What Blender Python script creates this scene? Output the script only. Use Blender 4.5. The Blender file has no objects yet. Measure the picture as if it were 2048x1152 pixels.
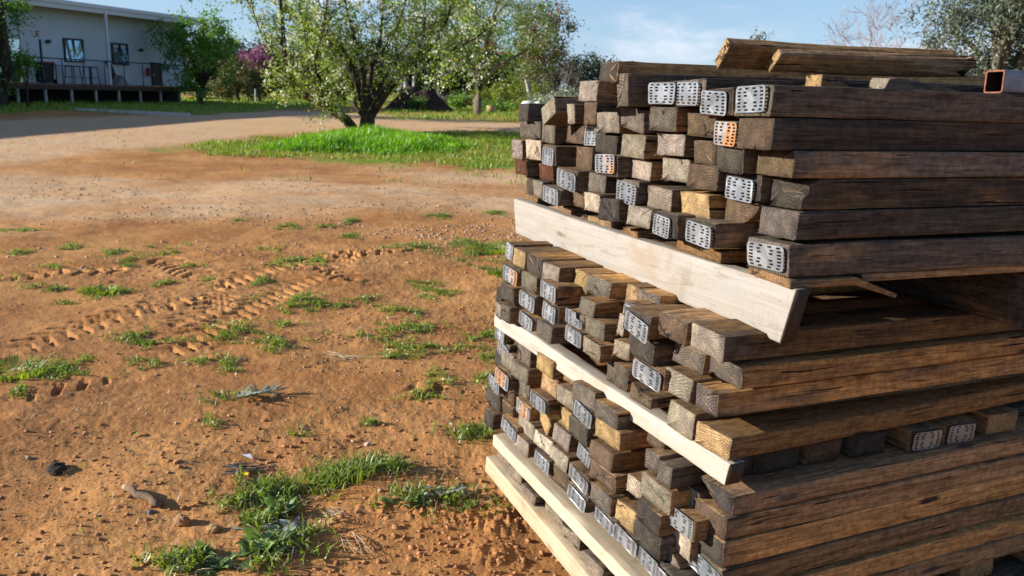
import bpy, math, random, json
import numpy as np
from mathutils import Vector, Matrix
random.seed(7)
rng = np.random.default_rng(11)
sc = bpy.context.scene
col = sc.collection
EYE = 1.506

# ------------------------------------------------------------------ helpers
def link(o, parent=None):
    col.objects.link(o)
    if parent is not None:
        o.parent = parent
    return o

def tag(o, label=None, cat=None, group=None, kind=None):
    if label: o["label"] = label
    if cat: o["category"] = cat
    if group: o["group"] = group
    if kind: o["kind"] = kind
    return o

def empty(name, loc=(0, 0, 0), rz=0.0, M=None):
    o = bpy.data.objects.new(name, None)
    o.empty_display_size = 0.1
    link(o)
    if M is not None:
        o.matrix_world = M
    else:
        o.location = loc
        o.rotation_euler = (0, 0, rz)
    return o

def np_mesh(name, verts, faces, mat=None, parent=None, smooth=False, attr=None):
    """verts (n,3) array, faces: list of (m,k) int arrays"""
    me = bpy.data.meshes.new(name)
    verts = np.asarray(verts, dtype=np.float32)
    me.vertices.add(len(verts))
    me.vertices.foreach_set("co", verts.ravel())
    if not isinstance(faces, (list, tuple)):
        faces = [faces]
    faces = [np.asarray(f, dtype=np.int32) for f in faces if len(f)]
    loops = np.concatenate([f.ravel() for f in faces])
    tot = np.concatenate([np.full(len(f), f.shape[1], np.int32) for f in faces])
    start = np.concatenate([[0], np.cumsum(tot)[:-1]]).astype(np.int32)
    me.loops.add(len(loops))
    me.loops.foreach_set("vertex_index", loops)
    me.polygons.add(len(tot))
    me.polygons.foreach_set("loop_start", start)
    if smooth:
        me.polygons.foreach_set("use_smooth", np.ones(len(tot), dtype=bool))
    if attr:
        for k, (dom, a) in attr.items():
            at_ = me.attributes.new(k, 'FLOAT', dom)
            at_.data.foreach_set("value", np.asarray(a, dtype=np.float32))
    me.update(calc_edges=True)
    me.validate()
    if mat: me.materials.append(mat)
    o = bpy.data.objects.new(name, me)
    return link(o, parent)

class MB:
    """collects simple solids, then becomes ONE mesh object"""
    def __init__(s): s.v = []; s.f = []
    def add(s, vs, fs):
        b = len(s.v); s.v += [tuple(v) for v in vs]
        s.f += [tuple(b + i for i in f) for f in fs]
    def box(s, c, size, M=None, taper=1.0):
        hx, hy, hz = size[0] / 2, size[1] / 2, size[2] / 2
        P = []
        for z in (-1, 1):
            t = taper if z < 0 else 1.0
            for x, y in ((-1, -1), (1, -1), (1, 1), (-1, 1)):
                P.append(Vector((x * hx * t, y * hy * t, z * hz)))
        if M is not None: P = [M @ p for p in P]
        P = [p + Vector(c) for p in P]
        s.add(P, [(3, 2, 1, 0), (4, 5, 6, 7), (0, 1, 5, 4), (1, 2, 6, 5), (2, 3, 7, 6), (3, 0, 4, 7)])
        return s
    def tube(s, pts, rad, n=8, cap=True):
        pts = [Vector(p) for p in pts]
        if not isinstance(rad, (list, tuple)): rad = [rad] * len(pts)
        rings = []
        up = Vector((0.13, 0.31, 0.94))
        for i, p in enumerate(pts):
            t = (pts[min(i + 1, len(pts) - 1)] - pts[max(i - 1, 0)]).normalized()
            a = t.cross(up)
            if a.length < 1e-3: a = t.cross(Vector((1, 0, 0)))
            a.normalize(); b = t.cross(a)
            rings.append([p + (a * math.cos(2 * math.pi * k / n) + b * math.sin(2 * math.pi * k / n)) * rad[i] for k in range(n)])
        vs = [q for r in rings for q in r]; fs = []
        for i in range(len(pts) - 1):
            for k in range(n):
                fs.append((i * n + k, i * n + (k + 1) % n, (i + 1) * n + (k + 1) % n, (i + 1) * n + k))
        if cap:
            fs.append(tuple(range(n - 1, -1, -1))); fs.append(tuple((len(pts) - 1) * n + k for k in range(n)))
        s.add(vs, fs); return s
    def build(s, name, mat=None, parent=None, smooth=False):
        me = bpy.data.meshes.new(name)
        me.from_pydata(s.v, [], s.f); me.update()
        if smooth:
            me.polygons.foreach_set("use_smooth", np.ones(len(me.polygons), dtype=bool))
        if mat: me.materials.append(mat)
        return link(bpy.data.objects.new(name, me), parent)

# numpy value noise -----------------------------------------------------------
_perm = np.random.default_rng(5).random(65536).astype(np.float64)
def _h(ix, iy, seed):
    k = (ix.astype(np.int64) * 73856093) ^ (iy.astype(np.int64) * 19349663) ^ (seed * 83492791)
    return _perm[k & 65535]
def vnoise(x, y, seed=0):
    ix = np.floor(x); iy = np.floor(y)
    fx = x - ix; fy = y - iy
    fx = fx * fx * (3 - 2 * fx); fy = fy * fy * (3 - 2 * fy)
    a = _h(ix, iy, seed); b = _h(ix + 1, iy, seed); c = _h(ix, iy + 1, seed); d = _h(ix + 1, iy + 1, seed)
    return (a + (b - a) * fx) * (1 - fy) + (c + (d - c) * fx) * fy
def fbm(x, y, octv=4, seed=0, gain=.5):
    s = 0; a = 1; t = 0
    for i in range(octv):
        s = s + a * vnoise(x * 2 ** i + 17.3 * i, y * 2 ** i - 9.1 * i, seed + i); t += a; a *= gain
    return s / t
def sstep(a, b, x):
    t = np.clip((x - a) / (b - a), 0, 1); return t * t * (3 - 2 * t)

# ------------------------------------------------------------------ materials
class NT:
    def __init__(s, name):
        s.m = bpy.data.materials.new(name); s.m.use_nodes = True
        s.t = s.m.node_tree; s.t.nodes.clear()
        s.out = s.t.nodes.new('ShaderNodeOutputMaterial')
    def n(s, typ, **kw):
        nd = s.t.nodes.new('ShaderNode' + typ)
        for k, v in kw.items():
            if k.startswith('i_'):
                key = k[2:]
                nd.inputs[int(key) if key.isdigit() else key.replace('_', ' ')].default_value = v
            else: setattr(nd, k, v)
        return nd
    def l(s, a, b): s.t.links.new(a, b)
    def math(s, op, a, b=None, clamp=False):
        nd = s.t.nodes.new('ShaderNodeMath'); nd.operation = op; nd.use_clamp = clamp
        for i, v in enumerate((a, b)):
            if v is None: continue
            if isinstance(v, (int, float)): nd.inputs[i].default_value = v
            else: s.l(v, nd.inputs[i])
        return nd.outputs[0]
    def mix(s, f, a, b, mode='MIX'):
        nd = s.t.nodes.new('ShaderNodeMix'); nd.data_type = 'RGBA'; nd.blend_type = mode
        for i, v in ((0, f), (6, a), (7, b)):
            if isinstance(v, (int, float)): nd.inputs[i].default_value = v
            elif isinstance(v, tuple): nd.inputs[i].default_value = v if len(v) == 4 else (*v, 1)
            else: s.l(v, nd.inputs[i])
        return nd.outputs[2]
    def ramp(s, v, lo, hi):
        nd = s.t.nodes.new('ShaderNodeMapRange'); nd.interpolation_type = 'SMOOTHSTEP'
        nd.inputs[1].default_value = lo; nd.inputs[2].default_value = hi
        s.l(v, nd.inputs[0]); return nd.outputs[0]
    def noise(s, vec, scale, detail=4, rough=.55, dist=0.0, dim='3D'):
        nd = s.t.nodes.new('ShaderNodeTexNoise'); nd.noise_dimensions = dim
        nd.inputs['Scale'].default_value = scale; nd.inputs['Detail'].default_value = detail
        nd.inputs['Roughness'].default_value = rough; nd.inputs['Distortion'].default_value = dist
        if vec is not None: s.l(vec, nd.inputs['Vector'])
        return nd.outputs['Fac']
    def vmap(s, vec, scale=(1, 1, 1), loc=None):
        nd = s.t.nodes.new('ShaderNodeMapping'); nd.inputs['Scale'].default_value = scale
        s.l(vec, nd.inputs['Vector'])
        if loc is not None: s.l(loc, nd.inputs['Location'])
        return nd.outputs[0]
    def bump(s, h, strength=.5, dist=.01, normal=None):
        nd = s.t.nodes.new('ShaderNodeBump'); nd.inputs['Strength'].default_value = strength
        nd.inputs['Distance'].default_value = dist; s.l(h, nd.inputs['Height'])
        if normal is not None: s.l(normal, nd.inputs['Normal'])
        return nd.outputs[0]
    def bsdf(s, color, rough=.7, normal=None, metal=0.0, spec=.3):
        nd = s.t.nodes.new('ShaderNodeBsdfPrincipled')
        for k, v in (('Base Color', color), ('Roughness', rough), ('Metallic', metal), ('Specular IOR Level', spec)):
            if isinstance(v, (int, float)): nd.inputs[k].default_value = v
            elif isinstance(v, tuple): nd.inputs[k].default_value = (*v, 1) if len(v) == 3 else v
            else: s.l(v, nd.inputs[k])
        if normal is not None: s.l(normal, nd.inputs['Normal'])
        s.l(nd.outputs[0], s.out.inputs[0]); return nd

def plain(name, colr, rough=.6, metal=0.0, var=.18, scale=6.0, bump=.15):
    t = NT(name); tc = t.n('TexCoord'); 
    f = t.noise(tc.outputs['Object'], scale, 5, .6)
    f2 = t.noise(tc.outputs['Object'], scale * 9, 3, .6)
    c = t.mix(t.ramp(f, .3, .7), tuple(x * (1 - var) for x in colr), tuple(min(1, x * (1 + var)) for x in colr))
    t.bsdf(c, rough, t.bump(f2, bump, .004), metal)
    return t.m

def wood_material():
    """weathered sawn hardwood; object colour = end grain tint, its alpha = how brown the long faces are"""
    t = NT('sawn_hardwood')
    tc = t.n('TexCoord'); oi = t.n('ObjectInfo')
    P = tc.outputs['Object']; R = oi.outputs['Random']
    off = t.n('CombineXYZ')
    t.l(t.math('MULTIPLY', R, 37.0), off.inputs[0]); t.l(t.math('MULTIPLY', R, 91.0), off.inputs[1]); t.l(t.math('MULTIPLY', R, 53.0), off.inputs[2])
    va = t.n('VectorMath', operation='ADD'); t.l(P, va.inputs[0]); t.l(off.outputs[0], va.inputs[1]); Q = va.outputs[0]
    # object space normal -> end mask
    vt = t.n('VectorTransform', vector_type='NORMAL', convert_from='WORLD', convert_to='OBJECT')
    geo = t.n('NewGeometry'); t.l(geo.outputs['True Normal'], vt.inputs[0])
    sx = t.n('SeparateXYZ'); t.l(vt.outputs[0], sx.inputs[0])
    endm = t.ramp(t.math('ABSOLUTE', sx.outputs[0]), .55, .75)
    sp = t.n('SeparateXYZ'); t.l(P, sp.inputs[0])
    # ---- end grain : growth rings round an off-centre pith, radial checks, saw fuzz
    py = t.math('ADD', t.math('MULTIPLY', t.math('SUBTRACT', t.math('FRACT', t.math('MULTIPLY', R, 17.3)), .4), .22), 0.02)
    pz = t.math('MULTIPLY', t.math('SUBTRACT', t.math('FRACT', t.math('MULTIPLY', R, 7.7)), .6), .16)
    nz = t.noise(Q, 14, 3, .5)
    dy = t.math('SUBTRACT', sp.outputs[1], py); dz = t.math('SUBTRACT', sp.outputs[2], pz)
    rr = t.math('SQRT', t.math('ADD', t.math('MULTIPLY', dy, dy), t.math('MULTIPLY', dz, dz)))
    rr = t.math('ADD', rr, t.math('MULTIPLY', nz, .03))
    freq = t.math('ADD', 700.0, t.math('MULTIPLY', t.math('FRACT', t.math('MULTIPLY', R, 5.1)), 900.0))
    ring = t.math('SINE', t.math('MULTIPLY', rr, freq))
    ring = t.math('ADD', t.math('MULTIPLY', ring, .5), .5)
    ang = t.math('ARCTAN2', dy, dz)
    ck = t.math('ADD', t.math('MULTIPLY', ang, t.math('ADD', .16, t.math('MULTIPLY', t.math('FRACT', t.math('MULTIPLY', R, 3.3)), .3))), t.math('MULTIPLY', t.noise(Q, 22, 3, .6), .35))
    ck = t.math('ABSOLUTE', t.math('SUBTRACT', t.math('FRACT', ck), .5))
    ck = t.math('SUBTRACT', 1.0, t.ramp(ck, .006, .018))
    ckm = t.math('MULTIPLY', ck, t.ramp(t.noise(Q, 9, 2, .5), .48, .56))
    grit = t.noise(Q, 420, 3, .7)
    blot = t.noise(Q, 30, 4, .6)
    sawv = t.vmap(Q, (1, 90, 420)); saw = t.noise(sawv, 1.0, 3, .6)
    ec = oi.outputs['Color']
    e1 = t.mix(t.math('MULTIPLY', ring, .75), t.mix(1.0, ec, (1.15, 1.13, 1.1), 'MULTIPLY'), t.mix(1.0, ec, (.50, .46, .42), 'MULTIPLY'))
    e2 = t.mix(t.ramp(grit, .38, .72), t.mix(1.0, e1, (.5, .5, .5), 'MULTIPLY'), t.mix(1.0, e1, (1.75, 1.7, 1.6), 'MULTIPLY'))
    e3 = t.mix(t.ramp(blot, .35, .7), t.mix(1.0, e2, (.7, .68, .66), 'MULTIPLY'), t.mix(1.0, e2, (1.22, 1.17, 1.1), 'MULTIPLY'))
    e3 = t.mix(t.math('MULTIPLY', t.ramp(saw, .62, .75), .35), e3, t.mix(1.0, e3, (.45, .43, .4), 'MULTIPLY'))
    endc = t.mix(t.math('MULTIPLY', ckm, .9), e3, (.010, .008, .006))
    # ---- long faces : grain streaks along X, grey weather near the cut, darkened to deepen shade between ends, orange heart where sheltered
    g1 = t.noise(t.vmap(Q, (5.0, 75, 75)), 1.0, 8, .72, 1.2)
    g2 = t.noise(t.vmap(Q, (26, 420, 420)), 1.0, 5, .65)
    sawx = t.noise(t.vmap(Q, (300, 26, 26)), 1.0, 4, .65); mott = t.noise(Q, 46, 5, .65)
    big = t.noise(t.vmap(Q, (3.0, 14, 14)), 1.0, 4, .55, .4)
    kn = t.noise(t.vmap(Q, (7, 16, 16)), 1.0, 2, .5)
    warm = t.mix(t.ramp(g1, .3, .72), (.185, .092, .030), (.64, .35, .115))
    cool = t.mix(t.ramp(g1, .3, .72), (.038, .029, .021), (.15, .115, .082))
    bw = t.math('ADD', big, t.math('SUBTRACT', oi.outputs['Alpha'], .5))
    sc0 = t.mix(t.ramp(bw, .32, .68), cool, warm)
    sc0 = t.mix(t.ramp(kn, .66, .76), sc0, t.mix(1.0, sc0, (.28, .2, .16), 'MULTIPLY'))
    vk = t.n('TexVoronoi'); vk.inputs['Scale'].default_value = 1.0; vk.inputs['Randomness'].default_value = 1.0; t.l(t.vmap(Q, (2.6, 11, 11)), vk.inputs['Vector'])
    kd = t.math('ADD', vk.outputs['Distance'], t.math('MULTIPLY', t.math('SUBTRACT', g1, .5), .12))
    sc0 = t.mix(t.math('SUBTRACT', 1.0, t.ramp(kd, .07, .15)), sc0, (.035, .018, .009))
    tone = t.math('ADD', .55, t.math('MULTIPLY', t.math('FRACT', t.math('MULTIPLY', R, 11.7)), .95)); tv = t.n('CombineXYZ'); [t.l(tone, tv.inputs[i]) for i in range(3)]; sc0 = t.mix(1.0, sc0, tv.outputs[0], 'MULTIPLY')
    sc0 = t.mix(t.math('MULTIPLY', t.math('FRACT', t.math('MULTIPLY', R, 23.9)), .55), sc0, t.mix(1.0, t.mix(t.ramp(g1, .3, .72), (.07, .058, .046), (.24, .20, .155)), tv.outputs[0], 'MULTIPLY'))
    wx = t.math('ADD', sp.outputs[0], t.math('MULTIPLY', t.math('SUBTRACT', big, .5), .16))
    greym = t.math('SUBTRACT', 1.0, t.ramp(wx, -.06, .09))
    grey = t.mix(t.ramp(g1, .3, .7), (.055, .046, .037), (.20, .17, .13))
    sc1 = t.mix(t.math('MULTIPLY', greym, .72), sc0, grey)
    sc2 = t.mix(t.ramp(g2, .60, .74), sc1, t.mix(1.0, sc1, (.40, .37, .34), 'MULTIPLY'))
    lc = t.noise(t.vmap(Q, (4, 130, 130)), 1.0, 2, .5, .5)
    lcm = t.ramp(lc, .665, .70)
    sidec = t.mix(lcm, sc2, (.014, .011, .009))
    sidec = t.mix(t.ramp(mott, .32, .7), t.mix(1.0, sidec, (.72, .70, .68), 'MULTIPLY'), t.mix(1.0, sidec, (1.25, 1.22, 1.18), 'MULTIPLY'))
    sidec = t.mix(t.math('MULTIPLY', t.ramp(sawx, .52, .64), t.math('MULTIPLY', t.ramp(mott, .35, .6), .55)), sidec, t.mix(1.0, sidec, (.55, .53, .5), 'MULTIPLY'))
    c = t.mix(endm, sidec, endc)
    hE = t.math('ADD', t.math('MULTIPLY', grit, .7), t.math('ADD', t.math('MULTIPLY', ring, .18), t.math('MULTIPLY', ckm, -1.6)))
    hS = t.math('ADD', t.math('ADD', t.math('MULTIPLY', sawx, .5), t.math('MULTIPLY', g1, .8)), t.math('ADD', t.math('MULTIPLY', g2, .5), t.math('MULTIPLY', lcm, -1.0)))
    mh = t.n('Mix', data_type='FLOAT'); t.l(endm, mh.inputs[0]); t.l(hS, mh.inputs[2]); t.l(hE, mh.inputs[3])
    t.bsdf(c, .82, t.bump(mh.outputs[0], .75, .004), 0.0, .18)
    return t.m

def pale_wood():
    t = NT('pale_sawn_pine')
    tc = t.n('TexCoord'); oi = t.n('ObjectInfo'); P = tc.outputs['Object']
    off = t.n('CombineXYZ'); t.l(t.math('MULTIPLY', oi.outputs['Random'], 41.0), off.inputs[0]); t.l(t.math('MULTIPLY', oi.outputs['Random'], 13.0), off.inputs[2])
    va = t.n('VectorMath', operation='ADD'); t.l(P, va.inputs[0]); t.l(off.outputs[0], va.inputs[1]); Q = va.outputs[0]
    g = t.noise(t.vmap(Q, (38, 1.6, 38)), 1.0, 7, .66, 1.5)
    fine = t.noise(t.vmap(Q, (260, 8, 260)), 1.0, 4, .6)
    cross = t.noise(t.vmap(Q, (14, 140, 14)), 1.0, 2, .5)
    st = t.noise(t.vmap(Q, (8, 4, 8)), 1.0, 4, .6)
    oc = oi.outputs['Color']
    c = t.mix(t.ramp(g, .3, .72), t.mix(1.0, oc, (.86, .81, .74), 'MULTIPLY'), oc)
    c = t.mix(t.math('MULTIPLY', t.ramp(g, .72, .76), .4), c, (.20, .14, .10))
    c = t.mix(t.math('MULTIPLY', t.ramp(st, .56, .72), .45), c, t.mix(1.0, oc, (.80, .56, .33), 'MULTIPLY'))
    c = t.mix(t.math('MULTIPLY', t.ramp(st, .46, .30), .5), c, t.mix(1.0, oc, (.86, .88, .92), 'MULTIPLY'))
    c = t.mix(t.math('MULTIPLY', t.ramp(fine, .56, .74), .35), c, t.mix(1.0, c, (.62, .55, .46), 'MULTIPLY'))
    c = t.mix(t.math('MULTIPLY', t.ramp(cross, .60, .76), .25), c, t.mix(1.0, c, (.72, .66, .6), 'MULTIPLY'))
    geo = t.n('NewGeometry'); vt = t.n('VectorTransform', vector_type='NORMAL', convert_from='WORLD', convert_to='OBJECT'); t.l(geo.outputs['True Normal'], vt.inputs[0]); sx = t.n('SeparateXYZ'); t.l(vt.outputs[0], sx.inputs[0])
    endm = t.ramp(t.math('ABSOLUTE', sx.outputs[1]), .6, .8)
    spk = t.noise(Q, 55, 4, .7); c = t.mix(t.math('MULTIPLY', t.ramp(spk, .62, .74), .6), c, t.mix(1.0, c, (.50, .42, .35), 'MULTIPLY'))
    vk = t.n('TexVoronoi'); vk.inputs['Scale'].default_value = 1.0; t.l(t.vmap(Q, (8, 2.3, 8)), vk.inputs['Vector']); kd = t.math('ADD', vk.outputs['Distance'], t.math('MULTIPLY', t.math('SUBTRACT', g, .5), .10)); c = t.mix(t.math('MULTIPLY', t.math('SUBTRACT', 1.0, t.ramp(kd, .05, .13)), .8), c, (.13, .075, .04))
    lk = t.noise(t.vmap(Q, (16, 1.1, 16)), 1.0, 3, .5, .8); c = t.mix(t.math('MULTIPLY', t.math('SUBTRACT', 1.0, t.ramp(t.math('ABSOLUTE', t.math('SUBTRACT', lk, .52)), .003, .012)), .32), c, (.17, .12, .085))
    dirt = t.noise(t.vmap(Q, (6, 9, 6)), 1.0, 5, .65); c = t.mix(t.math('MULTIPLY', t.ramp(dirt, .54, .72), .5), c, t.mix(1.0, c, (.70, .62, .52), 'MULTIPLY'))
    c = t.mix(endm, c, t.mix(spk, (.030, .021, .014), (.085, .06, .038)))  # end faces darkened in the colour to stand for their shade
    h = t.math('ADD', t.math('MULTIPLY', g, .4), t.math('ADD', t.math('MULTIPLY', fine, .5), t.math('MULTIPLY', cross, .3)))
    t.bsdf(c, .7, t.bump(h, .55, .004), 0.0, .25)
    return t.m

def plate_material(name, rust):
    t = NT(name); tc = t.n('TexCoord'); oi = t.n('ObjectInfo'); P = tc.outputs['Object']
    off = t.n('CombineXYZ'); t.l(t.math('MULTIPLY', oi.outputs['Random'], 77.0), off.inputs[0])
    va = t.n('VectorMath', operation='ADD'); t.l(P, va.inputs[0]); t.l(off.outputs[0], va.inputs[1]); Q = va.outputs[0]
    sp = t.noise(Q, 9, 3, .6); v = t.n('TexVoronoi'); v.inputs['Scale'].default_value = 22; t.l(Q, v.inputs['Vector'])
    vs = t.n('SeparateColor'); t.l(v.outputs['Color'], vs.inputs[0])
    c = t.mix(vs.outputs[0], (.28, .31, .335), (.47, .49, .505))
    c = t.mix(t.ramp(sp, .35, .7), c, t.mix(1.0, c, (.78, .8, .83), 'MULTIPLY'))
    rn = t.math('ADD', t.noise(t.vmap(Q, (1, 5.0, 1.4)), 1.0, 4, .65), 0.0)
    rm = t.ramp(rn, (.56 if rust == 0 else (.455 if rust == 1 else .48)), (.72 if rust == 0 else (.57 if rust == 1 else .62)))
    if rust == 0: rm = t.math('MULTIPLY', rm, .35)
    rc = t.mix(t.noise(Q, 30, 3, .6), (.16, .06, .02), (.50, .24, .07))
    c2 = t.mix(rm, c, rc)
    rough = t.math('ADD', .42, t.math('MULTIPLY', rm, .4))
    met = t.math('SUBTRACT', .72, t.math('MULTIPLY', rm, .5))
    t.bsdf(c2, rough, t.bump(sp, .12, .01), met, .5)
    return t.m

def leaf_mat(name, c1, c2, trans=.35, rough=.5):
    t = NT(name)
    a = t.n('Attribute', attribute_name='v')
    c = t.mix(a.outputs['Fac'], c1, c2)
    d = t.n('BsdfDiffuse'); t.l(c, d.inputs[0])
    tr = t.n('BsdfTranslucent'); t.l(t.mix(1.0, c, (1.25, 1.35, .55), 'MULTIPLY'), tr.inputs[0])
    g = t.n('BsdfGlossy'); g.inputs['Roughness'].default_value = rough; g.inputs[0].default_value = (.8, .85, .9, 1)
    m1 = t.n('MixShader'); m1.inputs[0].default_value = trans; t.l(d.outputs[0], m1.inputs[1]); t.l(tr.outputs[0], m1.inputs[2])
    m2 = t.n('MixShader'); m2.inputs[0].default_value = .05; t.l(m1.outputs[0], m2.inputs[1]); t.l(g.outputs[0], m2.inputs[2])
    t.l(m2.outputs[0], t.out.inputs[0]); return t.m

def bark_mat(name, c1, c2):
    t = NT(name); tc = t.n('TexCoord'); P = tc.outputs['Object']
    n1 = t.noise(t.vmap(P, (9, 9, 2.2)), 1.0, 6, .65, .5); n2 = t.noise(P, 1.3, 3, .5)
    c = t.mix(t.ramp(n1, .35, .68), c1, c2)
    c = t.mix(t.math('MULTIPLY', t.ramp(n2, .5, .65), .5), c, tuple(x * 1.5 for x in c2))
    t.bsdf(c, .85, t.bump(n1, .8, .03), 0, .15); return t.m

# ------------------------------------------------------------------ camera, light, sky
pitch, roll = math.radians(13.15), math.radians(1.9)
cam = bpy.data.cameras.new("camera"); camo = bpy.data.objects.new("camera", cam); col.objects.link(camo)
cam.sensor_width = 36; cam.lens = 1674 / 2048 * 36; cam.clip_start = .05; cam.clip_end = 3000
fw = Vector((0, math.cos(pitch), -math.sin(pitch)))
d0 = Vector((0, -math.sin(pitch), -math.cos(pitch))); r0 = Vector((1, 0, 0))
rt = r0 * math.cos(roll) - d0 * math.sin(roll); dn = d0 * math.cos(roll) + r0 * math.sin(roll)
camo.matrix_world = Matrix(((rt.x, -dn.x, -fw.x, 0), (rt.y, -dn.y, -fw.y, 0), (rt.z, -dn.z, -fw.z, EYE), (0, 0, 0, 1)))
cam.dof.use_dof = True; cam.dof.focus_distance = 2.15; cam.dof.aperture_fstop = 8.0
sc.camera = camo

SUN_EL, SUN_AZ = math.radians(18.0), math.atan2(-.99, -.07)      # azimuth measured from +Y towards +X
S = Vector((math.sin(SUN_AZ) * math.cos(SUN_EL), math.cos(SUN_AZ) * math.cos(SUN_EL), math.sin(SUN_EL)))
sun = bpy.data.lights.new("sun", 'SUN'); sun.energy = 5.0; sun.angle = math.radians(.55); sun.color = (1, .94, .86)
suno = bpy.data.objects.new("sun", sun); col.objects.link(suno)
suno.rotation_euler = S.to_track_quat('Z', 'Y').to_euler(); suno.location = S * 60
w = bpy.data.worlds.new("World"); sc.world = w; w.use_nodes = True
wt = w.node_tree; wt.nodes.clear()
wo = wt.nodes.new('ShaderNodeOutputWorld'); bg = wt.nodes.new('ShaderNodeBackground'); wt.links.new(bg.outputs[0], wo.inputs[0])
sky = wt.nodes.new('ShaderNodeTexSky'); sky.sky_type = 'NISHITA'; sky.sun_disc = False
sky.sun_elevation = SUN_EL; sky.sun_rotation = SUN_AZ; sky.air_density = 1.25; sky.dust_density = .1; sky.ozone_density = 3.0
bg.inputs['Strength'].default_value = .060
tcw = wt.nodes.new('ShaderNodeTexCoord'); mp = wt.nodes.new('ShaderNodeMapping'); mp.inputs['Scale'].default_value = (1.0, 1.0, 4.5); mp.inputs['Location'].default_value = (0.3, 0.1, 0.0)
wt.links.new(tcw.outputs['Generated'], mp.inputs[0])
cn = wt.nodes.new('ShaderNodeTexNoise'); cn.inputs['Scale'].default_value = 3.2; cn.inputs['Detail'].default_value = 7; cn.inputs['Roughness'].default_value = .56; cn.inputs['Distortion'].default_value = .35
wt.links.new(mp.outputs[0], cn.inputs['Vector'])
cr = wt.nodes.new('ShaderNodeMapRange'); cr.interpolation_type = 'SMOOTHSTEP'; cr.inputs[1].default_value = .54; cr.inputs[2].default_value = .74; cr.inputs[3].default_value = 0.0; cr.inputs[4].default_value = .85
wt.links.new(cn.outputs['Fac'], cr.inputs[0])
cmx = wt.nodes.new('ShaderNodeMix'); cmx.data_type = 'RGBA'; wt.links.new(cr.outputs[0], cmx.inputs[0]); wt.links.new(sky.outputs[0], cmx.inputs[6]); cmx.inputs[7].default_value = (11.0, 10.2, 8.4, 1)
wbal = wt.nodes.new('ShaderNodeMix'); wbal.data_type = 'RGBA'; wbal.blend_type = 'MULTIPLY'; wbal.inputs[0].default_value = 1; wbal.inputs[7].default_value = (.84, .93, 1.24, 1)
sxw = wt.nodes.new('ShaderNodeSeparateXYZ'); wt.links.new(tcw.outputs['Generated'], sxw.inputs[0])
hz = wt.nodes.new('ShaderNodeMapRange'); hz.interpolation_type = 'SMOOTHSTEP'; hz.inputs[1].default_value = -.02; hz.inputs[2].default_value = .34; hz.inputs[3].default_value = .50; hz.inputs[4].default_value = 0.0
wt.links.new(sxw.outputs[2], hz.inputs[0])
hmx = wt.nodes.new('ShaderNodeMix'); hmx.data_type = 'RGBA'; wt.links.new(hz.outputs[0], hmx.inputs[0]); wt.links.new(sky.outputs[0], hmx.inputs[6]); hmx.inputs[7].default_value = (6.3, 8.9, 9.7, 1)
wt.links.new(hmx.outputs[2], cmx.inputs[6]); wt.links.new(cmx.outputs[2], wbal.inputs[6]); wt.links.new(wbal.outputs[2], bg.inputs['Color'])
sc.view_settings.view_transform = 'Standard'; sc.view_settings.look = 'None'; sc.view_settings.exposure = 0.85; sc.view_settings.gamma = 1
sc.cycles.max_bounces = 6; sc.cycles.transparent_max_bounces = 4; sc.cycles.caustics_reflective = False; sc.cycles.caustics_refractive = False
sc.cycles.use_denoising = True

# ------------------------------------------------------------------ bundle frames (metres, world)
CAM = Vector((0, 0, EYE))
class Frame:
    def __init__(s, O, d, sv, u):
        s.O = Vector(O) + CAM; s.d = Vector(d); s.s = Vector(sv); s.u = Vector(u)
    def M(s, x=0, y=0, z=0, rot=0.0):
        o = s.O + s.d * x + s.s * y + s.u * z
        B = Matrix((s.d, s.s, s.u)).transposed()
        return Matrix.Translation(o) @ B.to_4x4() @ Matrix.Rotation(rot, 4, 'X')
FA = Frame((0.62048594, 1.84213552, -0.5457975), (0.94493203, 0.32723598, 0.00448029), (-0.3269738, 0.94457701, -0.02936662), (-0.01384179, 0.02628452, 0.99955867))
FB = Frame((0.54621636, 1.90594663, -0.93454715), (0.89704024, 0.4413821, -0.02237527), (-0.44110926, 0.89730713, 0.01620309), (0.02722925, -0.00466489, 0.99961833))

# ------------------------------------------------------------------ ground
ISLAND = [(-7.06, 17.32), (-7.03, 19.38), (-6.13, 21.95), (-4.72, 23.99), (-2.52, 24.6), (0.38, 25.11), (3.25, 25.3), (3.8, 15.9), (0.12, 15.67), (-1.21, 15.44), (-2.56, 15.87), (-4.13, 16.1), (-5.36, 16.36), (-6.15, 16.39)]
MOUND = [(-5.58, 17.84), (-5.51, 19.69), (-5.05, 21.75), (-4.39, 23.76), (-3.2, 23.19), (-1.72, 21.84), (-0.81, 20.11), (-1.45, 18.48), (-2.43, 17.62), (-3.93, 17.33), (-4.88, 17.43)]
FARGRASS = [(-6.59, 38.77), (-5.23, 58), (0.27, 60), (14, 60), (14, 31), (2.06, 30.58), (0.18, 30.05), (-1.65, 29.56), (-4.05, 29.35), (-5.1, 30.48)]
LEFTGRASS = [(-24, 22), (-26, 34), (-19.46, 60.0), (-12.78, 62), (-6.22, 60.0), (-9.2, 42.03), (-9.89, 35.52), (-10.18, 28.67), (-12.72, 27.6), (-15.3, 27.86), (-15.62, 25.68), (-15.74, 21.63)]
ROAD2 = [(-15.24, 20.93), (-14.27, 23.43), (-8.17, 35.27), (0.18, 29.72), (12.02, 29.88), (12.75, 25.71), (0.16, 25.01), (-4.65, 23.64), (-6.13, 21.95), (-7.14, 19.07), (-8.33, 16.87), (-8.6, 13.99), (-9.1, 12.36)]
GRAVEL = [(-9.95, 13.55), (-8.21, 13.34), (-5.51, 12.62), (-3.56, 13.85), (0.12, 15.43), (8, 16.12), (8, 11.71), (0.11, 11.64), (-2.15, 10.86), (-4.18, 9.52), (-5.5, 8.84), (-7.0, 8.0), (-12, 8.5)]

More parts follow.
